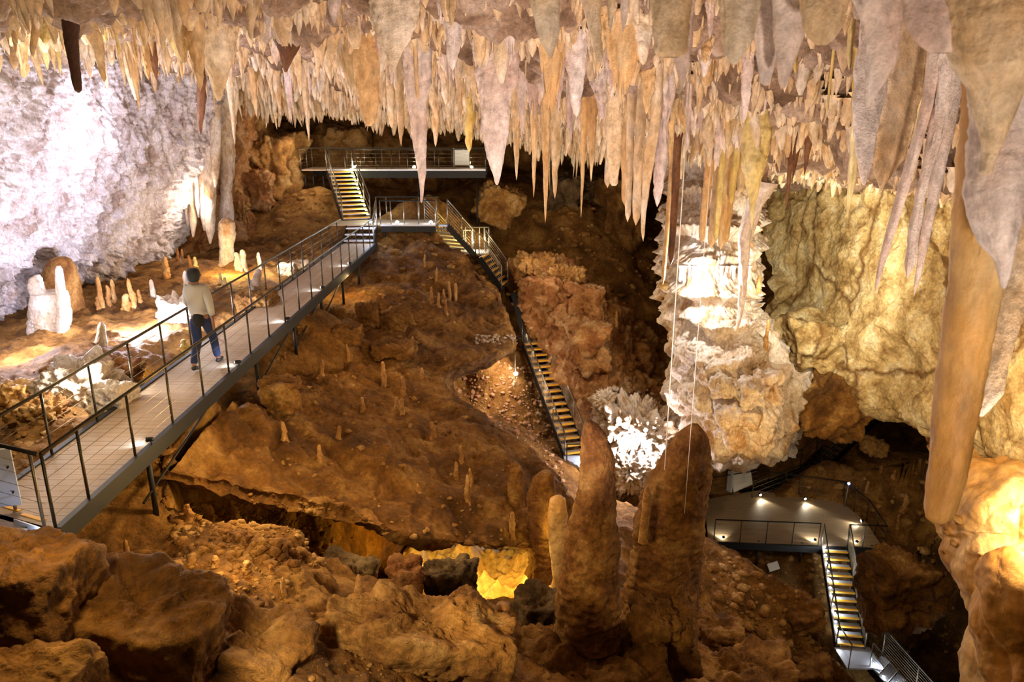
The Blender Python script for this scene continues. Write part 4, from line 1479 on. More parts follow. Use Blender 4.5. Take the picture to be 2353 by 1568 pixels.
# ---- the rest of the curtain, one by one, then a fine stubble
ENV = [(0, 200), (100, 190), (200, 215), (300, 265), (420, 240), (480, 300), (540, 270), (600, 275), (700, 300), (800, 270), (850, 285), (920, 325), (1000, 300), (1060, 300), (1120, 330), (1200, 330), (1250, 430),
       (1350, 400), (1450, 480), (1500, 400), (1560, 420), (1640, 470), (1700, 400), (1800, 360), (1900, 370), (2000, 430), (2100, 440), (2250, 380), (2353, 420)]
ex, ey = [e[0] for e in ENV], [e[1] for e in ENV]
rnd = random.Random(11)
HP = sorted([(h[0], h[1], h[6]) for h in H])
auto = []
tries = 0
while len(auto) < 215 and tries < 9000:
    tries += 1
    px = rnd.uniform(5, 2345)
    right = px > 1180
    cz = rnd.choice([rnd.uniform(5, 9), rnd.uniform(8, 15), rnd.uniform(10, 20), rnd.uniform(13, 24)])
    if px < 520:
        cz = rnd.uniform(10, 17)
    p0 = wp(px, 250, cz)
    zc = float(ceil_f([[p0[0], p0[1]]])[0])
    yroot = HZ + (CAMZ - zc) * FPX / (CP * cz)
    if yroot < -120:
        continue
    L = rnd.choice([rnd.uniform(.2, .45), rnd.uniform(.35, .7), rnd.uniform(.6, 1.1)]) * (.45 + cz / 16)
    ytip = yroot + L * FPX * CP / cz
    env = np.interp(px, ex, ey)
    if ytip > env * rnd.uniform(.8, 1.0) or ytip < 12:
        continue
    kind = rnd.choice(['cone', 'cone', 'cone', 'blade', 'blade', 'long', 'straw', 'knob'])
    wm = {'cone': rnd.uniform(.12, .30), 'long': rnd.uniform(.10, .22), 'straw': rnd.uniform(.03, .06), 'blade': rnd.uniform(.35, .8), 'knob': rnd.uniform(.12, .28)}[kind] * (.6 + .5 * L)
    if any(abs(px - a[0]) < 9 and abs(ytip - a[1]) < 14 for a in auto):
        continue
    u = rnd.random()
    if px < 520:
        mat = 'yellow' if u < .3 else 'cream' if u < .7 else 'ochre'
    elif px < 1200:
        mat = 'cream' if u < .45 else 'lilac' if u < .85 else 'ochre'
    elif px < 1700:
        mat = 'cream' if u < .4 else 'lilac' if u < .75 else 'ochre'
    else:
        mat = 'lilac' if u < .45 else 'cream' if u < .75 else 'yellow'
    auto.append((px, ytip, wm * FPX / cz, cz, kind, mat))
SHORT = [(60, 'at the far upper left'), (240, 'above the blown-white left wall'), (420, 'above the white wall end'), (560, 'above the orange alcove'), (720, 'left of the high platform'),
         (860, 'over the left platform lamp'), (960, 'over the middle platform lamp'), (1080, 'over the notice board'), (1200, 'right of the high platform'),
         (1330, 'above the dark back slope'), (1450, 'in the middle curtain'), (1570, 'near the hanging cord'), (1700, 'above the bright flowstone'), (1830, 'over the cream wall left'),
         (1960, 'over the cream wall middle'), (2100, 'over the cream wall right'), (2230, 'above the amber column'), (2353, 'in the upper right corner')]
DESC = {'cone': 'tapering', 'blade': 'flat drapery', 'long': 'slender', 'straw': 'straw-thin', 'knob': 'knobbly'}
MD = {'cream': 'cream', 'lilac': 'pinkish-white', 'ochre': 'ochre', 'yellow': 'yellowish'}
buckets = {}
for a in auto:
    k = min(range(len(SHORT)), key=lambda i: abs(SHORT[i][0] - a[0]))
    buckets.setdefault((k, a[4], a[5]), []).append(a)
for (k, kind, mat), L in sorted(buckets.items()):
    L.sort()
    for i, a in enumerate(L):
        if len(L) == 1:
            lab = 'small %s %s stalactite %s' % (MD[mat], DESC[kind], SHORT[k][1])
        elif len(L) == 2:
            lab = '%s of two small %s %s stalactites %s' % (('left', 'right')[i], MD[mat], DESC[kind], SHORT[k][1])
        else:
            lab = '%s from left of the small %s %s stalactites %s' % (ORD[i], MD[mat], DESC[kind].replace('flat drapery', 'flat'), SHORT[k][1])
        stal(a[0], a[1], a[2], a[3], a[4], a[5], lab, 0, group='hanging stalactites', embed=.14)

# stubble: uncountable little drips over the whole ceiling
rs = np.random.RandomState(5)
SV, SF = [], []
nb = 0
sides, rings = 6, 6
tt = np.linspace(0, 1, rings)
prof = (1 - tt) ** .7 * .94 + .06
prof[0] *= 1.7
prof[-1] = .02
aa = np.linspace(0, 2 * np.pi, sides, endpoint=False)
pts = []
while len(pts) < 15000:
    px = rs.uniform(-60, 2420)
    cz = rs.choice([rs.uniform(4, 9), rs.uniform(8, 18), rs.uniform(14, 32), rs.uniform(20, 36)])
    x = (px - CXP) / FPX * cz
    pts.append((x, cz * CP + .6 * 0, cz, px))
xy = np.array([(p[0], p[1]) for p in pts])
zc = ceil_f(xy)
clus = fbm(np.concatenate([xy * .9, np.zeros((len(xy), 1))], 1), 3)
for i, (x, y, cz, px) in enumerate(pts):
    L = cz * rs.uniform(.006, .022) * (1.0 + 1.6 * max(0, clus[i])) * (1.0 if rs.rand() < .8 else 1.7)
    r = L * rs.uniform(.14, .42) * (.8 if cz > 14 else 1)
    yt = HZ + (CAMZ - zc[i] + L) * FPX / (CP * cz)
    if yt > np.interp(px, ex, ey) * 1.02:
        L *= .5
    r = min(r, .12)
    lean = rs.normal(size=2) * .12
    pw = rs.choice([.35, .7, 1.0, 1.5])
    for j in range(rings):
        kk = 1 + .5 * (rs.rand(sides) - .5)
        SV.append(np.stack([x + kk * np.cos(aa) * r * prof[j] ** pw + lean[0] * tt[j] * L, y + kk * np.sin(aa) * r * prof[j] ** pw + lean[1] * tt[j] * L, np.full(sides, zc[i] + .12 - tt[j] * (L + .12))], 1))
    b = nb
    for j in range(rings - 1):
        for k in range(sides):
            k2 = (k + 1) % sides
            SF.append((b + j * sides + k, b + (j + 1) * sides + k, b + (j + 1) * sides + k2, b + j * sides + k2))
    nb += sides * rings
st = mesh_obj('dripstone_stubble', np.concatenate(SV), np.array(SF), M['cream'])
props(st, 'fine stubble of tiny drip points covering the whole cave ceiling', 'stubble', None, 'stuff')

# ================================================================== STALAGMITES AND BOULDERS
def wy(px, py, D):
    Yn = (py - CYP) / FPX
    return wp(px, py, D / (CP - Yn * SP))


def profile_column(name, prof, D, mat, label=None, cat='stalagmite', group=None, parent=None, rings=90, sides=40, lump=.10, ridge=.0, seed=1, depth=1.0, sink=.25, tipround=True, kindp=None, ridgef=9.0):
    """an upright dripstone body turned round its axis from outline (height, left, right) at world distance D"""
    pr = sorted(prof)
    ys = np.array([p[0] for p in pr], float)
    C = []
    for y in np.linspace(ys[0], ys[-1], rings):
        l = np.interp(y, ys, [p[1] for p in pr])
        r = np.interp(y, ys, [p[2] for p in pr])
        a, b = V3(wy(l, y, D)), V3(wy(r, y, D))
        C.append(((a.x + b.x) / 2, D, a.z, max((b.x - a.x) / 2, .004)))
    C = np.array(C)
    if sink:
        C = np.concatenate([C, [[C[-1, 0], D, C[-1, 2] - sink * .5, C[-1, 3] * 1.1], [C[-1, 0], D, C[-1, 2] - sink, C[-1, 3] * 1.15]]])
    n = len(C)
    a = np.linspace(0, 2 * np.pi, sides, endpoint=False)
    R = C[:, 3:4]
    X = C[:, 0:1] + R * np.cos(a)
    Y = C[:, 1:2] + R * depth * np.sin(a)
    Z = np.repeat(C[:, 2:3], sides, 1)
    P = np.stack([X, Y, Z], -1).reshape(-1, 3)
    Rm = float(C[:, 3].mean())
    q = np.stack([np.cos(a)[None] * np.ones((n, 1)), np.sin(a)[None] * np.ones((n, 1)), Z / Rm * .55], -1).reshape(-1, 3) + seed * 5.1
    d = lump * (fbm(q * 1.0, 4) + .4 * pnoise(q * 4) + .35 * fbm(q * 7, 3))
    if ridge:
        zz = (Z.reshape(-1) * ridgef + 1.2 * pnoise(q * 1.5))
        d = d + ridge * (np.abs((zz % 1) - .5) * 2 - .5) * np.clip(.6 + pnoise(q * 2.1 + 4) * 1.5, 0, 1)
    nx = np.tile(np.cos(a), n)
    ny = np.tile(np.sin(a), n)
    Rr = np.repeat(C[:, 3], sides)
    P[:, 0] += nx * Rr * d
    P[:, 1] += ny * Rr * d * depth
    base = V3((C[-1, 0], D, C[-1, 2])) if parent is None else V3((0, 0, 0))
    V = P - np.array(base if parent is None else rootpos(parent))
    f = []
    for i in range(n - 1):
        for k in range(sides):
            k2 = (k + 1) % sides
            f.append((i * sides + k, i * sides + k2, (i + 1) * sides + k2, (i + 1) * sides + k))
    f = [tuple(reversed(x)) for x in f]
    f.append(tuple(range(sides)))
    o = mesh_obj(name, V, f, M[mat], parent, True, loc=base if parent is None else (0, 0, 0))
    if label:
        props(o, label, cat, group, kindp)
    return o


profile_column('stalagmite', [(968, 1346, 1362), (978, 1340, 1376), (1000, 1337, 1393), (1040, 1335, 1408), (1100, 1330, 1413), (1170, 1318, 1414), (1220, 1305, 1418), (1260, 1297, 1421), (1330, 1285, 1424), (1390, 1281, 1420), (1450, 1275, 1424), (1492, 1270, 1432)],
               10.3, 'mite', 'tall pointed brown stalagmite, left of the two giants in the foreground', group='two giant stalagmites', ridge=.09, lump=.14, seed=1, rings=200, sides=80, ridgef=6)
profile_column('stalagmite', [(975, 1588, 1604), (985, 1575, 1612), (1000, 1556, 1622), (1050, 1522, 1629), (1100, 1500, 1630), (1150, 1478, 1624), (1200, 1460, 1620), (1280, 1446, 1614), (1350, 1436, 1612), (1420, 1426, 1602), (1470, 1440, 1596), (1500, 1462, 1590)],
               11.2, 'mite', 'broad pale brown stalagmite, right of the two giants in the foreground', group='two giant stalagmites', ridge=.08, lump=.15, seed=2, rings=200, sides=80, depth=.8, ridgef=7)
for prof, D, lab, mt in (([(1120, 1482, 1490), (1135, 1478, 1497), (1180, 1474, 1494), (1215, 1470, 1490)], 10.6, 'little orange stalagmite growing on the left shoulder of the broad giant', 'orangemite'),
                         ([(1140, 1277, 1290), (1150, 1262, 1300), (1200, 1258, 1304), (1250, 1262, 1302), (1330, 1270, 1300)], 12.5, 'amber glowing curtain of stone left of the tall pointed giant', 'amberflow')):
    profile_column('stalagmite', prof, D, mt, lab, lump=.15, seed=int(D * 3))

# lit pair on the left
D0 = 16.6
b = profile_column('stalagmite', [(672, 78, 150), (690, 72, 154), (730, 70, 158), (770, 66, 158), (806, 62, 162)], D0, 'mite', 'fat two-pronged stalagmite blazing white in front of the left wall', lump=.12, ridge=.06, seed=5)
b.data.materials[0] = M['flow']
profile_column('prong', [(632, 80, 90), (640, 68, 94), (660, 66, 99), (690, 74, 112)], D0 - .1, 'flow', parent=b, lump=.12, seed=6, sink=.2)
profile_column('prong', [(611, 130, 138), (620, 127, 143), (660, 128, 149), (700, 132, 156), (760, 130, 158)], D0 - .25, 'flow', parent=b, lump=.08, seed=7, sink=.2)
profile_column('stalagmite', [(591, 128, 150), (597, 118, 160), (615, 106, 170), (640, 99, 178), (670, 97, 184), (705, 98, 190), (725, 95, 190)], 18.3, 'mite', 'big smooth dome-shaped stalagmite behind the blazing two-pronged one', lump=.07, seed=8)
profile_column('stalagmite', [(740, 229, 235), (750, 225, 241), (775, 222, 243), (800, 212, 246), (818, 210, 250)], 14.6, 'flow', 'bright pointed stalagmite right of the two-pronged one', lump=.14, seed=9)
profile_column('stalagmite', [(668, 396, 402), (685, 392, 412), (712, 388, 424), (725, 384, 430)], 17.8, 'flow', 'glaring white cone stalagmite left of the walking person', lump=.12, seed=10)
profile_column('stalagmite', [(502, 512, 528), (512, 504, 538), (545, 503, 541), (570, 506, 536), (603, 504, 538), (612, 500, 542)], 24.5, 'flow', 'thick pillar stalagmite with wavy sides before the orange alcove', lump=.16, ridge=.05, seed=11)
profile_column('column', [(150, 496, 545), (240, 498, 544), (300, 502, 540), (400, 506, 536), (440, 508, 530), (490, 505, 536), (530, 506, 534)], 27.2, 'flow', 'white and rusty flowstone column joining ceiling and ground beside the alcove', cat='column', lump=.22, ridge=.08, seed=12, sides=40)
for i, (px, y0, y1, w) in enumerate(((432, 330, 520, 9), (444, 290, 545, 11), (457, 300, 500, 12), (470, 260, 530, 13), (483, 250, 560, 14), (495, 240, 430, 12))):
    profile_column('stone_drapery', [(y0, px - w, px + w), ((y0 + y1) / 2, px - w, px + w), (y1 - 30, px - w * .7, px + w * .7), (y1, px - 2, px + 2)], 26.6 - .12 * i, 'flow', '%s of six glowing folds of stone hanging left of the flowstone column, from the left' % ORD[i], cat='drapery', group='folds of stone by the column', lump=.12, seed=20 + i, sink=0)
# the giants hanging at the right
for prof, D, lab, mt, sd in (
        ([(-260, 2240, 2420), (100, 2225, 2395), (300, 2215, 2365), (400, 2205, 2345), (500, 2198, 2322), (650, 2185, 2296), (800, 2168, 2270), (950, 2150, 2242), (1050, 2140, 2225), (1120, 2133, 2208), (1170, 2126, 2192), (1192, 2128, 2180), (1200, 2140, 2165)], 5.2, 'enormous amber column-like stalactite hanging at the right', 'amberflow', 41),
        ([(-200, 2400, 2520), (300, 2345, 2450), (500, 2310, 2410), (600, 2296, 2380), (700, 2276, 2350), (800, 2264, 2322), (900, 2250, 2300), (945, 2244, 2268), (956, 2248, 2258)], 6.2, 'second enormous stalactite, rougher and paler, behind the amber one', 'cream', 42),
        ([(-300, 2150, 2420), (0, 2150, 2400), (60, 2170, 2390), (150, 2192, 2372), (200, 2228, 2350), (250, 2238, 2330), (300, 2254, 2312), (350, 2258, 2292), (395, 2250, 2278), (404, 2256, 2268)], 4.4, 'big olive and pink stalactite sweeping down to a point near the right edge', 'cream', 43),
        ([(-100, 2260, 2440), (380, 2228, 2372), (450, 2224, 2348), (500, 2234, 2338), (560, 2256, 2330), (600, 2288, 2326), (640, 2296, 2318), (658, 2300, 2312), (664, 2304, 2308)], 4.6, 'large white stalactite ending in a thin finger before the right wall', 'lilac', 44),
        ([(-120, 128, 184), (0, 138, 180), (100, 150, 180), (150, 160, 182), (190, 166, 187), (208, 172, 187), (213, 178, 183)], 9.6, 'long dark brown stalactite in front of the white wall, upper left', 'brown', 45)):
    profile_column('stalactite', prof[::-1], D, mt, lab, cat='stalactite', group='hanging stalactites', lump=.10, seed=sd, sink=0, rings=140, sides=48)
for prof, D, dep, mt, lab, sd in (
        ([(190,930,990),(240,938,981),(300,945,980),(350,952,980),(400,961,978),(440,965,974),(462,966,971),(466,967,970)], 12.2, 0.5, 'lilac', 'long pinkish-white blade-like stalactite with the lowest tip in front of the high platform', 60),
        ([(180,1095,1190),(220,1103,1178),(300,1107,1166),(360,1120,1159),(400,1132,1151),(420,1137,1146),(425,1140,1144)], 11.2, 0.5, 'lilac', 'broad pinkish-white tapering stalactite pointing at the right end of the high platform', 61),
        ([(180,1395,1440),(300,1391,1430),(380,1397,1425),(420,1402,1420),(427,1406,1416)], 10.6, 0.7, 'cream', 'broad tan stalactite with a blunt foot in the dense middle curtain', 62),
        ([(120,810,876),(200,816,873),(250,826,869),(280,838,862),(290,842,852)], 11.6, 0.5, 'ochre', 'broad ochre drapery stalactite with stepped foot left of the high platform lamps', 63),
        ([(-60,1210,1300),(0,1218,1288),(60,1230,1285),(100,1245,1278),(133,1263,1269)], 5.9, 0.6, 'cream', 'big pale cone stalactite at the top centre of the photo', 64),
        ([(-80,1490,1600),(0,1498,1592),(80,1502,1586),(122,1505,1580),(132,1520,1560)], 4.8, 0.5, 'cream', 'massive tan block-like drapery at the top right of centre', 65),
        ([(90,1535,1590),(140,1550,1585),(180,1559,1576),(200,1564,1568)], 5.5, 0.6, 'lilac', 'pale pointed stalactite on the right flank of the massive tan block', 66),
        ([(-60,835,968),(0,843,966),(50,850,955),(90,865,940),(120,884,925),(150,895,912),(168,901,906)], 8.2, 0.4, 'cream', 'very broad tan drapery at the top left of centre with several points', 67),
        ([(30,615,715),(80,630,702),(120,640,682),(160,651,662),(166,654,659)], 12.4, 0.6, 'brown', 'wide dark brown cone stalactite under the upper left ceiling', 68),
        ([(-20,415,562),(60,430,546),(120,455,540),(180,480,522),(225,495,510),(232,500,506)], 13.2, 0.5, 'cream', 'huge tan rock pendant above the right border of the white wall', 69),
        ([(-80,1650,1762),(0,1655,1746),(60,1657,1740),(100,1659,1725),(130,1669,1705),(148,1681,1691)], 4.7, 0.35, 'cream', 'large tan drapery curving to a rounded point at the top right', 70),
        ([(-50,1726,1800),(0,1728,1792),(80,1733,1786),(150,1741,1780),(188,1748,1770),(197,1755,1764)], 5.3, 0.6, 'lilac', 'left of two pinkish blunt stalactites at the top right', 71),
        ([(-20,1772,1852),(80,1780,1846),(140,1785,1826),(190,1790,1810),(203,1796,1802)], 5.1, 0.6, 'lilac', 'right of two pinkish blunt stalactites at the top right', 72),
        ([(-60,1830,1962),(0,1838,1952),(60,1845,1936),(90,1860,1915),(104,1878,1898)], 4.8, 0.45, 'cream', 'rounded tan drapery right of the two pinkish blunt stalactites', 73),
        ([(-80,1940,2082),(0,1962,2072),(60,1988,2070),(130,1992,2064),(180,1990,2040),(220,1988,2012),(247,1988,1995)], 5.0, 0.6, 'lilac', 'lumpy pinkish stalactite with a drawn-out tip, upper right', 74),
        ([(-100,2060,2300),(0,2068,2280),(60,2080,2255),(100,2108,2222),(122,2140,2190)], 4.4, 0.35, 'lilac', 'very wide smooth pinkish mass at the upper right corner', 75),
        ([(230,1958,2032),(300,1961,2018),(360,1967,2010),(400,1974,1996),(426,1982,1988)], 7.7, 0.35, 'lilac', 'flat violet-white stalactite in the right curtain', 76),
        ([(280,2022,2104),(360,2005,2086),(400,2008,2050),(425,2018,2034),(438,2022,2028)], 8.1, 0.35, 'cream', 'cream-yellow curved drapery right of the flat violet-white one', 77),
        ([(330,1704,1766),(380,1706,1761),(420,1711,1750),(460,1721,1738),(500,1725,1732),(528,1727,1729)], 13.3, 0.7, 'yellow', 'swollen pale yellow stalactite in front of the bright flowstone top', 78),
        ):
    top = min(prof)
    a_ = V3(wy((top[1] + top[2]) / 2, top[0], D))
    zc_ = float(ceil_f([[a_.x, D]])[0]) + .2
    lo, hi = -2500, top[0]
    for _ in range(40):
        mid = (lo + hi) / 2
        if wy(CXP, mid, D)[2] > zc_:
            lo = mid
        else:
            hi = mid
    if hi < top[0] - 5:
        dx_ = ((top[1] + top[2]) / 2 - CXP) * (top[0] - hi) / 6200.0
        e_ = (top[2] - top[1]) * .12
        prof = prof + [(hi, top[1] + dx_ - e_, top[2] + dx_ + e_)]
    profile_column('stalactite', prof, D, mt, lab, cat='stalactite', group='hanging stalactites', lump=.16, seed=sd, sink=0, rings=110, sides=48, depth=dep)
# orange ones in the foreground
profile_column('stalagmite', [(1388, 1142, 1164), (1393, 1139, 1172), (1410, 1142, 1173), (1440, 1150, 1173), (1475, 1152, 1173), (1500, 1150, 1176)], 7.9, 'orangemite', 'flat-topped bright orange stalagmite on the foreground boulder', lump=.06, seed=31)
profile_column('stalagmite', [(1322, 821, 826), (1330, 818, 831), (1350, 815, 833), (1378, 812, 836)], 8.2, 'orangemite', 'small pointed orange stalagmite on the left end of the foreground boulder', lump=.12, seed=32)
profile_column('stalagmite', [(1208, 362, 372), (1216, 359, 384), (1240, 358, 386), (1275, 362, 388), (1300, 360, 395)], 9.6, 'grey', 'pale grey broken stalagmite stump beside the walkway leg', lump=.07, seed=33)
profile_column('stalagmite', [(1290, 408, 414), (1310, 405, 422), (1360, 410, 434), (1385, 405, 440)], 9.0, 'orangemite', 'leaning brown stalagmite stump in front of the grey one', lump=.12, seed=34)
profile_column('stalagmite', [(1085, 1240, 1268), (1100, 1226, 1272), (1150, 1216, 1276), (1220, 1212, 1282), (1300, 1215, 1285)], 13.4, 'mite', 'thick fluted stalagmite cluster at the lower right of the central slope', lump=.25, ridge=.07, seed=35)
profile_column('stalagmite', [(1064, 1176, 1190), (1080, 1168, 1200), (1120, 1164, 1204), (1160, 1170, 1206), (1190, 1176, 1200)], 13.9, 'mite', 'rusty blunt stalagmite left of the thick fluted cluster', lump=.16, seed=36)

# smaller ones found by where they stand
MITES = [
    # base px, base py, height, width, material, label
    (352, 684, 42, 13, 'flow', 'slim white stalagmite at the foot of the white wall'),
    (306, 705, 66, 15, 'orangemite', 'straight amber stalagmite at the foot of the white wall'),
    (233, 702, 66, 14, 'orangemite', 'amber stalagmite nearest the dome-shaped one, under the white wall'),
    (252, 700, 45, 13, 'orangemite', 'shorter amber stalagmite beside the one nearest the dome'),
    (263, 692, 50, 12, 'orangemite', 'pointed amber stalagmite third from the dome'),
    (292, 712, 38, 20, 'orangemite', 'stubby round-topped stalagmite below the white wall'),
    (322, 695, 30, 12, 'orangemite', 'small brown stalagmite behind the straight amber one'),
    (226, 712, 30, 10, 'orangemite', 'tiny dark stalagmite right beside the dome-shaped one'),
    (384, 640, 50, 18, 'orangemite', 'amber cone stalagmite in the mouth of the alcove'),
    (410, 600, 30, 8, 'redrock', 'left of the small reddish stalagmites on the alcove ledge'),
    (420, 606, 34, 8, 'redrock', 'second of the small reddish stalagmites on the alcove ledge'),
    (437, 612, 26, 8, 'redrock', 'right of the small reddish stalagmites on the alcove ledge'),
    (432, 688, 66, 15, 'flow', 'pale stalagmite touching the walking person from the left'),
    (450, 612, 22, 10, 'yellow', 'little bright stalagmite right above the head of the person'),
    (548, 620, 40, 16, 'flow', 'left of the pale stalagmites beyond the walkway middle'),
    (560, 618, 44, 20, 'flow', 'thick pale stalagmite beyond the walkway middle'),
    (597, 620, 40, 9, 'flow', 'thin white stalagmite against the dark behind the walkway'),
    (508, 652, 26, 9, 'yellow', 'small bright stalagmite right of the person'),
    (518, 658, 22, 9, 'yellow', 'very small bright stalagmite beside the other right of the person'),
    (576, 668, 30, 12, 'flow', 'white stalagmite behind the walkway railing, mid way'),
    (592, 656, 38, 22, 'flow', 'stout white stalagmite behind the walkway railing'),
    (608, 690, 26, 10, 'orangemite', 'brown stalagmite behind the walkway railing'),
    (540, 745, 22, 10, 'flow', 'tiny bright stalagmite just beyond the walkway edge'),
    (425, 806, 28, 16, 'yellow', 'small yellow stalagmite in the pool of yellow light'),
    (570, 520, 32, 8, 'orangemite', 'first thin amber spike right of the wavy pillar'),
    (552, 500, 38, 7, 'orangemite', 'second thin amber spike right of the wavy pillar'),
    (562, 505, 44, 7, 'orangemite', 'tallest thin amber spike right of the wavy pillar'),
    (740, 862, 36, 14, 'orangemite', 'pale stub on the upper left of the central slope'),
    (655, 824, 16, 8, 'orangemite', 'tiny stub beside the black walkway beam'),
    (800, 825, 36, 9, 'orangemite', 'thin orange stalagmite below the flat rocks of the slope'),
    (882, 888, 60, 14, 'orangemite', 'two-tiered stalagmite in the middle of the central slope'),
    (927, 902, 40, 13, 'orangemite', 'stout stalagmite right of the two-tiered one'),
    (970, 868, 24, 9, 'orangemite', 'small stub above the rim of the bright gravel'),
    (912, 945, 36, 12, 'orangemite', 'left one of the twin stubs on the central slope'),
    (924, 952, 38, 13, 'orangemite', 'right one of the twin stubs on the central slope'),
    (834, 943, 32, 12, 'orangemite', 'stalagmite left of the twin stubs'),
    (995, 1002, 36, 15, 'orangemite', 'flat-topped stub on the right half of the central slope'),
    (950, 822, 50, 10, 'orangemite', 'slim orange stalagmite at the tip of the flat rock'),
    (1003, 645, 30, 6, 'orangemite', 'upper left thin spike of the group high on the slope'),
    (992, 700, 42, 8, 'orangemite', 'lower left thick spike of the group high on the slope'),
    (1008, 706, 34, 8, 'orangemite', 'middle spike of the group high on the slope'),
    (1020, 690, 26, 7, 'orangemite', 'short middle spike of the group high on the slope'),
    (1033, 688, 42, 9, 'orangemite', 'tall left of the two parallel spikes high on the slope'),
    (1047, 688, 38, 9, 'orangemite', 'tall right of the two parallel spikes high on the slope'),
    (1025, 720, 30, 8, 'orangemite', 'lowest spike of the group high on the slope'),
    (976, 612, 28, 6, 'orangemite', 'lone thin spike near the top of the slope'),
    (1075, 1150, 66, 15, 'orangemite', 'curved pale stalagmite on the lower right slope'),
    (1082, 1118, 46, 11, 'orangemite', 'thin stalagmite behind the curved pale one'),
    (1049, 1100, 42, 12, 'orangemite', 'stubby stalagmite left of the curved pale one'),
    (1060, 1060, 40, 11, 'orangemite', 'upper stalagmite above the stubby one on the lower right slope'),
    (1176, 1236, 66, 16, 'orangemite', 'white-tipped stalagmite hanging over the dark hollow'),
    (960, 1130, 20, 12, 'orangemite', 'round knob low on the central slope'),
    (622, 945, 42, 18, 'orangemite', 'rusty stub near the lower left of the slope'),
    (686, 935, 32, 13, 'orangemite', 'small stub right of the rusty one'),
    (655, 1010, 44, 14, 'orangemite', 'orange streaked stub under the rusty one'),
    (735, 1060, 40, 14, 'orangemite', 'pointed stub on the lower half of the slope'),
    (780, 1010, 34, 14, 'orangemite', 'low stub in the middle left of the slope'),
    (432, 1190, 34, 22, 'orangemite', 'left stub of the three below the overhang'),
    (480, 1188, 34, 26, 'orangemite', 'middle stub of the three below the overhang'),
    (540, 1195, 36, 22, 'orangemite', 'right stub of the three below the overhang'),
    (292, 1272, 34, 14, 'orangemite', 'square reddish stub near the walkway corner'),
    (497, 1302, 28, 18, 'orangemite', 'pale pebble-like stub in the foreground hollow'),
    (571, 1325, 42, 26, 'orangemite', 'rounded pale stub right of the pebble-like one'),
    (652, 1368, 48, 13, 'orangemite', 'thin orange stub on the foreground slope'),
    (626, 1320, 26, 16, 'orangemite', 'small stub on the ridge right of the rounded pale one'),
    (1045, 1432, 42, 26, 'orangemite', 'pale blunt stub on the crest of the foreground boulder'),
    (1760, 795, 62, 11, 'orangemite', 'tall thin amber stalagmite at the left border of the cream wall'),
    (1742, 668, 34, 12, 'orangemite', 'small amber stalagmite beside the white flowstone'),
    (1395, 685, 32, 8, 'orangemite', 'thin reddish spike on the orange boulder mound'),
    (1416, 748, 34, 9, 'orangemite', 'small reddish spike on the flank of the mound'),
    (1240, 606, 14, 6, 'orangemite', 'left tiny spike on top of the knobbly boulder'),
    (1253, 600, 14, 6, 'orangemite', 'right tiny spike on top of the knobbly boulder'),
    (2080, 1172, 40, 16, 'orangemite', 'pale stub on the dim right hillside, biggest of them'),
    (1992, 1128, 24, 10, 'orangemite', 'upper left stub on the dim right hillside'),
    (2054, 1098, 20, 10, 'orangemite', 'upper right stub on the dim right hillside'),
    (2062, 1210, 32, 9, 'orangemite', 'thin stub below the biggest on the dim right hillside'),
    (2024, 1085, 16, 9, 'orangemite', 'topmost stub on the dim right hillside'),
]
_pc = {}


def mite_mesh(var, mat):
    key = (var, mat)
    if key not in _pc:
        rs = np.random.RandomState(var)
        V, f = cone_mesh(200 + var, sides=16, rings=26, power=rs.uniform(.22, .55), lump=rs.uniform(.12, .26), bend=.10, blunt=rs.uniform(.15, .35), flare=.35)
        V = V * np.array([1, 1, -1])
        f = [tuple(reversed(x)) for x in f]
        _pc[key] = to_mesh('stalagmite', V, f, M[mat])
    return _pc[key]


bpy.context.view_layer.update()
_dg = bpy.context.evaluated_depsgraph_get()
TERR = {'floor', 'wall_center', 'wall_center_right', 'wall_left', 'wall_left_back', 'wall_back', 'wall_right', 'wall_right_center', 'wall_right_front', 'wall_low_chamber'}


_last = ['']


def cast2(px, py, allow=TERR):
    """as cast, looking through everything that is not bare rock"""
    o = Vector((0, 0, CAMZ))
    d = (Vector(wp(px, py, 10)) - o).normalized()
    p = o.copy()
    for _ in range(40):
        ok, loc, n, i, ob, m = SC.ray_cast(_dg, p, d)
        if not ok:
            return None, None
        if ob.name in allow:
            _last[0] = ob.name
            return loc, (loc - o).dot(Vector((0, CP, -SP)))
        p = loc + d * .01
    return None, None


for i, (px, py, h, w, mat, lab) in enumerate(MITES):
    g, cz = cast2(px, py)
    if g is None:
        continue
    H_ = h * cz / FPX * 1.02
    W_ = w * cz / FPX * .5
    o = bpy.data.objects.new('stalagmite', mite_mesh(i % 9, mat))
    COL.objects.link(o)
    o.location = g - V3((0, 0, .18 * H_))
    o.scale = (W_, W_, H_ * 1.18)
    o.rotation_euler = (0, 0, i * 1.7)
    props(o, lab, 'stalagmite', 'standing stalagmites')


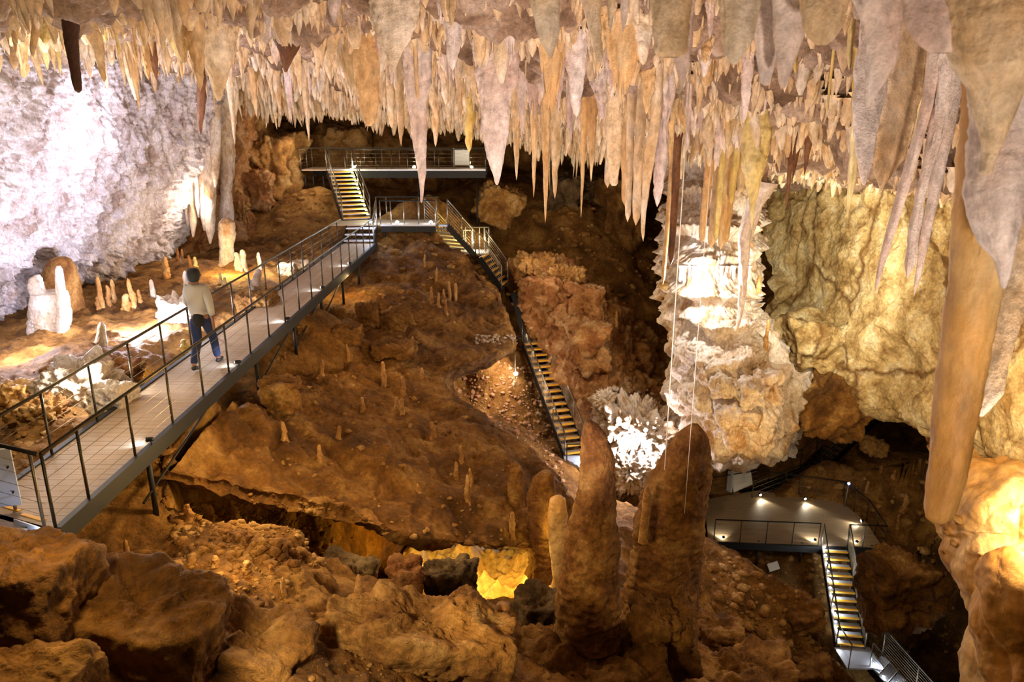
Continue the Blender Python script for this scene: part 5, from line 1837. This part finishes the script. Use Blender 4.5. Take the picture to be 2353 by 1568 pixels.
def boulder(px, py, w, h, cz, mat, label, seed=1, sit=False, soft=.42, deep=.9, block=.35, rough=.10, res=48, tilt=0, freq=1.3, name='boulder', cat='boulder', group=None, spike=0, kind=None):
    """a single rock; centre seen at (px,py)"""
    n1, n2 = res, res * 2
    if sit:
        g_, c_ = cast2(px, py + h * .3)
        cz = c_ or cz
    th = np.linspace(.02, np.pi - .02, n1)
    ph = np.linspace(0, 2 * np.pi, n2, endpoint=False)
    T, A = np.meshgrid(th, ph, indexing='ij')
    U = np.stack([np.sin(T) * np.cos(A), np.sin(T) * np.sin(A), np.cos(T)], -1).reshape(-1, 3)
    sx, sz = w * cz / FPX / 2 * .86, h * cz / FPX / 2 * .9
    sy = (sx + sz) / 2 * deep * 1.1
    sc = (sx * sy * sz) ** (1 / 3)
    q = U * np.array([sx, sy, sz]) / sc * freq + seed * 7.7
    f1, f2, rid = worley(q, seed)
    U4 = np.sign(U) * np.abs(U) ** .9
    U4 /= np.maximum(np.abs(U4).max(1), .72)[:, None]
    d = block * (rid - .5) * np.clip((f2 - f1) * 3, 0, 1) + soft * fbm(q * .9, 3) + rough * 1.5 * fbm(q * 3.2, 5, 2.03, .58)
    if spike:
        g1, g2, _ = worley(q * 3.0, seed + 1)
        d = d + spike * (.3 - g1 * g1)
    S3 = np.array([sx, sy, sz])
    Nn = U / S3
    Nn /= np.linalg.norm(Nn, axis=1)[:, None]
    P = U4 * S3 + Nn * (d * sc)[:, None]
    if tilt:
        R = np.array(Matrix.Rotation(math.radians(tilt), 3, 'Y'))
        P = P @ R.T
    c = V3(wp(px, py, cz))
    f = []
    for i in range(n1 - 1):
        for k in range(n2):
            k2 = (k + 1) % n2
            f.append((i * n2 + k, (i + 1) * n2 + k, (i + 1) * n2 + k2, i * n2 + k2))
    f.append(tuple(range(n2)))
    f.append(tuple((n1 - 1) * n2 + k for k in range(n2))[::-1])
    o = mesh_obj(name, P, f, M[mat], None, True, loc=c)
    props(o, label, cat, group, kind)
    return o


B = [
    (955, 1500, 490, 236, 8.8, 'pale_slab', 'large angular tan boulder across the bottom centre foreground', 3, dict(res=140, tilt=11, deep=.55, rough=.07, block=.34, freq=1.3, soft=.24)),
    (60, 1400, 300, 320, 6.4, 'floor', 'rounded brown rock filling the lower left corner', 4, dict(res=100, deep=.8, rough=.05, block=.12, soft=.25)),
    (300, 1500, 420, 330, 6.9, 'floor', 'long brown ridge rock in the left foreground', 5, dict(res=110, deep=.7, tilt=14, rough=.06, block=.2, soft=.25)),
    (60, 1590, 330, 150, 5.4, 'floor', 'smooth dark rock cut by the bottom left edge', 6, dict(res=80, deep=.8, rough=.05, soft=.25)),
    (560, 1520, 300, 200, 7.6, 'floor', 'brown rock shelf at the bottom between ridge and tan boulder', 7, dict(res=80, tilt=18, rough=.06, soft=.28)),
    (1040, 1360, 120, 150, 11.4, 'grey', 'dark upright boulder below the yellow-lit chamber', 8, dict(res=60, deep=.7)),
    (935, 1330, 84, 90, 10.9, 'redrock', 'knobby orange rock left of the dark upright boulder', 9, dict(res=50, spike=.25)),
    (800, 1325, 130, 84, 11.6, 'grey', 'flat grey slab lying in the dark hollow', 10, dict(res=50, tilt=12)),
    (1360, 1550, 340, 150, 12.0, 'floor', 'broad low rock carrying the tall pointed giant', 11, dict(res=80, rough=.12)),
    (1240, 1420, 120, 130, 13.2, 'grey', 'dark rock between the tan boulder and the tall pointed giant', 12, dict(res=50)),
    (1510, 1470, 170, 190, 12.4, 'floor', 'rock under the broad giant stalagmite', 13, dict(res=60)),
    (578, 300, 76, 86, 33, 'pale_slab', 'pale rounded boulder wedged at the back left of the cave', 14, dict(res=50)),
    (545, 275, 50, 60, 32.5, 'grey', 'small dark-edged boulder beside the alcove top', 15, {}),
    (640, 400, 110, 190, 33.6, 'pale_slab', 'tall pale boulder with rusty patches left of the high platform', 16, dict(res=60, rough=.16)),
    (595, 440, 70, 90, 31.5, 'redrock', 'reddish boulder at the foot of the tall pale one', 17, dict(res=50)),
    (800, 345, 110, 90, 38, 'pale_slab', 'pinkish pale boulder behind the left end of the high platform', 18, dict(res=50)),
    (885, 315, 90, 90, 39, 'slab', 'brown leaning boulder behind the high platform middle', 19, dict(res=50, tilt=-30)),
    (1145, 470, 100, 90, 35, 'pale_slab', 'craggy buff boulder on the slope right of the landing', 20, dict(res=60, spike=.3, tilt=30)),
    (1290, 460, 80, 110, 37, 'grey', 'grey boulder on the dark back slope', 21, dict(res=50)),
    (1350, 440, 80, 70, 38, 'grey', 'second boulder on the dark back slope', 22, dict(res=50)),
    (1420, 490, 90, 170, 37, 'slab', 'brown hump-shaped boulder behind the straw group', 23, dict(res=50)),
    (1235, 622, 100, 66, 30.5, 'pale_slab', 'knobbly buff boulder crowning the orange mound', 24, dict(res=80, spike=.45, rough=.2)),
    (1300, 640, 90, 60, 30.2, 'pale_slab', 'cauliflower-like buff boulder right of the crowning one', 25, dict(res=80, spike=.45, rough=.2)),
    (1240, 690, 80, 110, 29.6, 'redrock', 'large reddish boulder below the crowning one', 26, dict(res=60, spike=.2)),
    (1345, 700, 84, 90, 29.3, 'redrock', 'squarish reddish boulder on the mound shoulder', 27, dict(res=60, spike=.2)),
    (1360, 800, 90, 110, 28.2, 'redrock', 'pale-spotted boulder halfway down the mound', 28, dict(res=60, spike=.15)),
    (1905, 930, 150, 150, 24.2, 'slab', 'big amber boulder with a glowing top between flowstone and right hillside', 29, dict(res=70, tilt=35)),
    (1890, 790, 190, 120, 24.6, 'right_wall', 'olive cream boulder wedged under the cream wall', 30, dict(res=70, block=.2)),
    (2008, 1028, 56, 36, 30, 'pale_slab', 'single rounded pale boulder on the right hillside', 31, dict(res=40)),
    (1735, 905, 110, 130, 21.4, 'flow', 'scalloped pale bulge on the lower flowstone', 32, dict(res=70, spike=.3)),
    (2060, 1350, 150, 170, 23.5, 'slab', 'rugged boulder right of the white stairs', 33, dict(res=70)),
    (1820, 1420, 130, 110, 21.8, 'slab', 'boulder left of the white stairs, largest in the dark rubble', 34, dict(res=50)),
    (1650, 1470, 110, 90, 18.5, 'slab', 'boulder in the dark rubble right of the broad giant', 35, dict(res=50)),
    (1850, 1560, 120, 80, 20.5, 'slab', 'boulder at the bottom edge left of the white stairs foot', 36, dict(res=40)),
    (1700, 1560, 260, 90, 15.5, 'slab', 'low rock at the bottom edge right of the broad giant', 37, dict(res=60)),
    (905, 805, 110, 36, 18.6, 'slab', 'flat tongue-shaped rock on the central slope', 38, dict(res=60, sit=True)),
    (910, 735, 80, 56, 20.6, 'slab', 'tilted block above the flat tongue-shaped rock', 39, dict(res=60, tilt=-25, sit=True)),
    (845, 725, 60, 56, 20.6, 'slab', 'block left of the tilted one on the central slope', 40, dict(res=60, sit=True)),
    (800, 770, 70, 44, 19.2, 'slab', 'small block under the walkway side of the central slope', 41, dict(res=60, sit=True)),
    (645, 905, 90, 70, 14.7, 'pale_slab', 'pale rock beside the black walkway beam', 42, dict(res=50)),
    (40, 905, 80, 56, 13.2, 'amberflow', 'orange glowing rock at the left edge beyond the walkway', 43, dict(res=50, sit=True)),
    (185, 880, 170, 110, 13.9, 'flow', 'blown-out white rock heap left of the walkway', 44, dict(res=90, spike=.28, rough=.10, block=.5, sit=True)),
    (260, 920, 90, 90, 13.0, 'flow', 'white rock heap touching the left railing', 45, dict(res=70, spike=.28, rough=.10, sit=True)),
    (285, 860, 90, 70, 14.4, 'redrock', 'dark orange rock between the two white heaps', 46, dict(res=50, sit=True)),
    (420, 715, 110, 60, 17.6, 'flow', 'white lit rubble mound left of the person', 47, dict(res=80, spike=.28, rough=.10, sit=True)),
    (90, 950, 120, 60, 12.2, 'pale_slab', 'pale rock pile by the lower left railing', 48, dict(res=60, spike=.4, sit=True)),
    (590, 700, 90, 60, 20.6, 'slab', 'brown rock just beyond the middle of the walkway', 49, dict(res=50, sit=True)),
    (660, 620, 40, 30, 25, 'flow', 'small glaring white rock behind the upper walkway', 50, dict(res=40, spike=.3, sit=True)),
    (690, 612, 40, 26, 26, 'flow', 'second small glaring rock behind the upper walkway', 51, dict(res=40, spike=.3, sit=True)),
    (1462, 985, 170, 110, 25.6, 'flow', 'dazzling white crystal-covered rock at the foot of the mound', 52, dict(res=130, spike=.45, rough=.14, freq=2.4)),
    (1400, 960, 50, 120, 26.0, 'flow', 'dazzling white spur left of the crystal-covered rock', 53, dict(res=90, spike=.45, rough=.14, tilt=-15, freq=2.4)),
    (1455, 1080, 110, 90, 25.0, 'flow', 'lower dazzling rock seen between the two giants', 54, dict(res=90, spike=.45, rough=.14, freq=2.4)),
]
for (px, py, w, h, cz, mat, lab, seed, kw) in B:
    boulder(px, py, w, h, cz, mat, lab, seed, **kw)

# loose stones strewn over the ground, too many to count
rs = np.random.RandomState(9)
ico = bmesh.new()
bmesh.ops.create_icosphere(ico, subdivisions=1, radius=1)
iv = np.array([v.co[:] for v in ico.verts])
it = np.array([[v.index for v in f.verts] for f in ico.faces])
ico.free()


def strew(name, label, zones, mat, group=None, only=TERR):
    VV, FF, b = [], [], 0
    for (x0, x1, y0, y1, n, s0, s1) in zones:
        for _ in range(n):
            px, py = rs.uniform(x0, x1), rs.uniform(y0, y1)
            g, cz = cast2(px, py)
            if g is None or _last[0] not in only:
                continue
            s = s0 * (s1 / s0) ** (rs.rand() ** 2)
            nz = 1 + .9 * (rs.rand(len(iv), 1) - .5)
            P = iv * nz * np.array([s * rs.uniform(.7, 1.3), s * rs.uniform(.7, 1.3), s * rs.uniform(.4, .9)])
            a = rs.uniform(0, 6.28)
            P = P @ np.array([[math.cos(a), -math.sin(a), 0], [math.sin(a), math.cos(a), 0], [0, 0, 1]])
            VV.append(P + np.array(g))
            FF.append(it + b)
            b += len(iv)
    o = mesh_obj(name, np.concatenate(VV), np.concatenate(FF), M[mat], None, False)
    props(o, label, 'rubble', None, 'stuff')


strew('rubble', 'loose stones strewn over the brown ground and slopes', [
    (400, 760, 1150, 1300, 700, .015, .10), (330, 700, 1290, 1400, 260, .01, .06), (700, 1000, 1400, 1560, 260, .008, .05), (0, 400, 850, 1080, 260, .02, .12),
    (560, 1250, 700, 1250, 500, .015, .10), (1560, 1900, 1270, 1560, 600, .03, .22), (1850, 2200, 1050, 1500, 300, .04, .25), (1100, 1560, 430, 700, 260, .05, .3),
    (860, 1200, 540, 700, 160, .03, .15), (1200, 1560, 1400, 1560, 260, .02, .12), (540, 760, 440, 620, 120, .04, .2)], 'pale_slab')
strew('gravel', 'pink gravel spilling down beside the steep stairs', [(1050, 1300, 830, 1110, 1500, .025, .13)], 'gravel', only={'floor'})
strew('calcite_rubble', 'white calcite lumps on the orange mound foot, plus lumps imitating the lit slope edge', [(1365, 1560, 950, 1120, 500, .05, .22), (1375, 1500, 890, 960, 60, .04, .16), (1090, 1195, 770, 790, 90, .03, .10)], 'flow')  # last zone: white lumps stand in for light on the slope edge

# ================================================================== THE PERSON ON THE WALKWAY
def skinned(name, verts, edges, radii, mat, parent=None, root=0, sub=2, loc=(0, 0, 0)):
    me = bpy.data.meshes.new(name)
    me.from_pydata([V3(v) for v in verts], edges, [])
    me.update()
    o = bpy.data.objects.new(name, me)
    COL.objects.link(o)
    o.location = loc
    if parent:
        o.parent = parent
    me.materials.append(mat)
    bm = bmesh.new()
    bm.from_mesh(me)
    bm.verts.layers.skin.verify()
    bm.to_mesh(me)
    bm.free()
    sk = o.modifiers.new('Skin', 'SKIN')
    sk.use_smooth_shade = True
    for i, r in enumerate(radii):
        rr = r if isinstance(r, tuple) else (r, r)
        me.skin_vertices[0].data[i].radius = rr
        me.skin_vertices[0].data[i].use_root = (i == root)
    ss = o.modifiers.new('Subdivision', 'SUBSURF')
    ss.levels = ss.render_levels = sub
    return o


# facing +y (away up the walkway), mid stride; z up, feet at 0; x right
pv = (0, 0, .97)
v = {
    'pelvis': (0, 0, .98), 'waist': (.0, .01, 1.12), 'chest': (-.01, .03, 1.34), 'neck0': (-.015, .045, 1.49), 'neck1': (-.015, .06, 1.57), 'head0': (-.02, .075, 1.66), 'head1': (-.02, .07, 1.76), 'nose': (-.02, .185, 1.68),
    'shl': (-.17, .03, 1.44), 'ell': (-.25, .14, 1.17), 'wrl': (-.235, .34, 1.02), 'pal': (-.23, .41, .985),
    'shr': (.15, .03, 1.44), 'elr': (.25, -.09, 1.16), 'wrr': (.27, -.10, .90), 'par': (.27, -.10, .82),
    'hpl': (-.09, 0, .93), 'knl': (-.10, .04, .50), 'anl': (-.09, -.26, .13), 'tol': (-.09, -.14, .035),
    'hpr': (.09, 0, .93), 'knr': (.10, .24, .52), 'anr': (.10, .33, .09), 'tor': (.10, .50, .035),
}
names = list(v)
ix = {n: i for i, n in enumerate(names)}
E = [('pelvis', 'waist'), ('waist', 'chest'), ('chest', 'neck0'), ('neck0', 'neck1'), ('neck1', 'head0'), ('head0', 'head1'), ('head0', 'nose'), ('chest', 'shl'), ('shl', 'ell'), ('ell', 'wrl'), ('wrl', 'pal'),
     ('chest', 'shr'), ('shr', 'elr'), ('elr', 'wrr'), ('wrr', 'par'), ('pelvis', 'hpl'), ('hpl', 'knl'), ('knl', 'anl'), ('anl', 'tol'), ('pelvis', 'hpr'), ('hpr', 'knr'), ('knr', 'anr'), ('anr', 'tor')]
rad = dict(pelvis=(.10, .08), waist=(.10, .08), chest=(.16, .11), neck0=.065, neck1=.055, head0=(.078, .095), head1=(.075, .09), nose=.014, shl=.06, ell=.042, wrl=.028, pal=(.036, .02), shr=.06, elr=.042, wrr=.028, par=(.02, .036),
           hpl=.075, knl=.06, anl=.042, tol=.035, hpr=.075, knr=.06, anr=.042, tor=.035)
V_ = [v[n] for n in names]
Ed = [(ix[a], ix[b]) for a, b in E]
Rd = [rad[n] for n in names]
for hand, dirn, side in (('pal', V3((0, .9, -.35)), V3((1, 0, 0))), ('par', V3((0, .15, -1)), V3((0, 1, 0)))):
    p = V3(v[hand])
    for k, (off, ln) in enumerate(((-.030, .062), (-.010, .075), (.010, .080), (.030, .070))):
        a = p + side * off + dirn * .035
        b_ = a + dirn * ln * .5
        c_ = b_ + (dirn * .7 + V3((0, -.1, -.5))) * ln * .5
        i0 = len(V_)
        V_ += [tuple(a), tuple(b_), tuple(c_)]
        Rd += [.009, .0085, .007]
        Ed += [(ix[hand], i0), (i0, i0 + 1), (i0 + 1, i0 + 2)]
    i0 = len(V_)
    a = p + side * (.045 if hand == 'pal' else .04) - dirn * .01
    V_ += [tuple(a), tuple(a + side * .015 + dirn * .045)]
    Rd += [.011, .009]
    Ed += [(ix[hand], i0), (i0, i0 + 1)]
ps = V3((-5.68, 13.0, 0))
person = skinned('person', V_, Ed, Rd, M['skin'], None, 0, 2, ps)
person.scale = (1.04, 1.04, 1.04)
props(person, 'person in a light grey shirt and dark jeans walking away along the walkway', 'person')


def cloth(name, mat, chain, radii, root=0):
    nn = []
    for a, b in chain:
        for q in (a, b):
            if q not in nn:
                nn.append(q)
    vv = [v[q] if isinstance(q, str) else q for q in nn]
    return skinned(name, vv, [(nn.index(a), nn.index(b)) for a, b in chain], [radii[q] for q in nn], mat, person, root)


mw = (-.235, .27, 1.06)
mr_ = (.268, -.10, .98)
sh = cloth('shirt', M['shirt'], [('hem', 'waist') if False else ((0, .005, .94), 'waist'), ('waist', 'chest'), ('chest', 'neck0'), ('chest', 'shl'), ('shl', 'ell'), ('ell', mw), ('chest', 'shr'), ('shr', 'elr'), ('elr', mr_)],
           {(0, .005, .94): (.205, .16), 'waist': (.165, .13), 'chest': (.19, .14), 'neck0': (.11, .10), 'shl': .09, 'ell': .068, mw: .055, 'shr': .09, 'elr': .068, mr_: .055})
kl = (-.090, -.25, .14)
kr = (.10, .33, .10)
cloth('trousers', M['jeans'], [((0, 0, 1.0), 'pelvis'), ('pelvis', 'hpl'), ('hpl', 'knl'), ('knl', kl), ('pelvis', 'hpr'), ('hpr', 'knr'), ('knr', kr)],
      {(0, 0, 1.0): (.16, .12), 'pelvis': (.17, .13), 'hpl': .115, 'knl': .082, kl: .068, 'hpr': .115, 'knr': .082, kr: .068})
cloth('belt_bag', M['belt'], [((-.10, -.02, .93), (0, -.03, .91)), ((0, -.03, .91), (.12, -.02, .92))], {(-.10, -.02, .93): (.13, .13), (0, -.03, .91): (.15, .17), (.12, -.02, .92): (.13, .13)})
for s, a, t in (('l', 'anl', 'tol'), ('r', 'anr', 'tor')):
    A_, T_ = V3(v[a]), V3(v[t])
    heel = A_ + V3((0, -.05, -.045))
    cloth('shoe', M['shoe'], [(tuple(heel), tuple(A_ + V3((0, .03, -.04)))), (tuple(A_ + V3((0, .03, -.04))), tuple(T_ + V3((0, .04, 0))))],
          {tuple(heel): .045, tuple(A_ + V3((0, .03, -.04))): .052, tuple(T_ + V3((0, .04, 0))): (.045, .035)})
cloth('hair', M['hair'], [((-.02, .0, 1.55), (-.02, .0, 1.63)), ((-.02, .0, 1.63), (-.02, .02, 1.72)), ((-.02, .02, 1.72), (-.02, .05, 1.81))], {(-.02, .0, 1.55): (.09, .08), (-.02, .0, 1.63): (.115, .10), (-.02, .02, 1.72): (.125, .12), (-.02, .05, 1.81): (.09, .10)})
for s in (-1, 1):
    e = MB().tube([(-.02 + s * .088, .07, 1.65), (-.02 + s * .1, .065, 1.68), (-.02 + s * .092, .06, 1.71)], [.012, .02, .012], 8)
    mesh_obj('ear', e.v, e.f, M['skin'], person, True)
    e = MB().tube([(-.02 + s * .033, .158, 1.70), (-.02 + s * .033, .170, 1.70)], [.013, .010], 8)
    mesh_obj('eye', e.v, e.f, M['plate'], person, True)
e = MB().tube([(-.05, .158, 1.625), (-.02, .168, 1.622), (.01, .158, 1.625)], [.006, .01, .006], 6)
mesh_obj('mouth', e.v, e.f, simple('lip', '#5a2f28', .6), person, True)
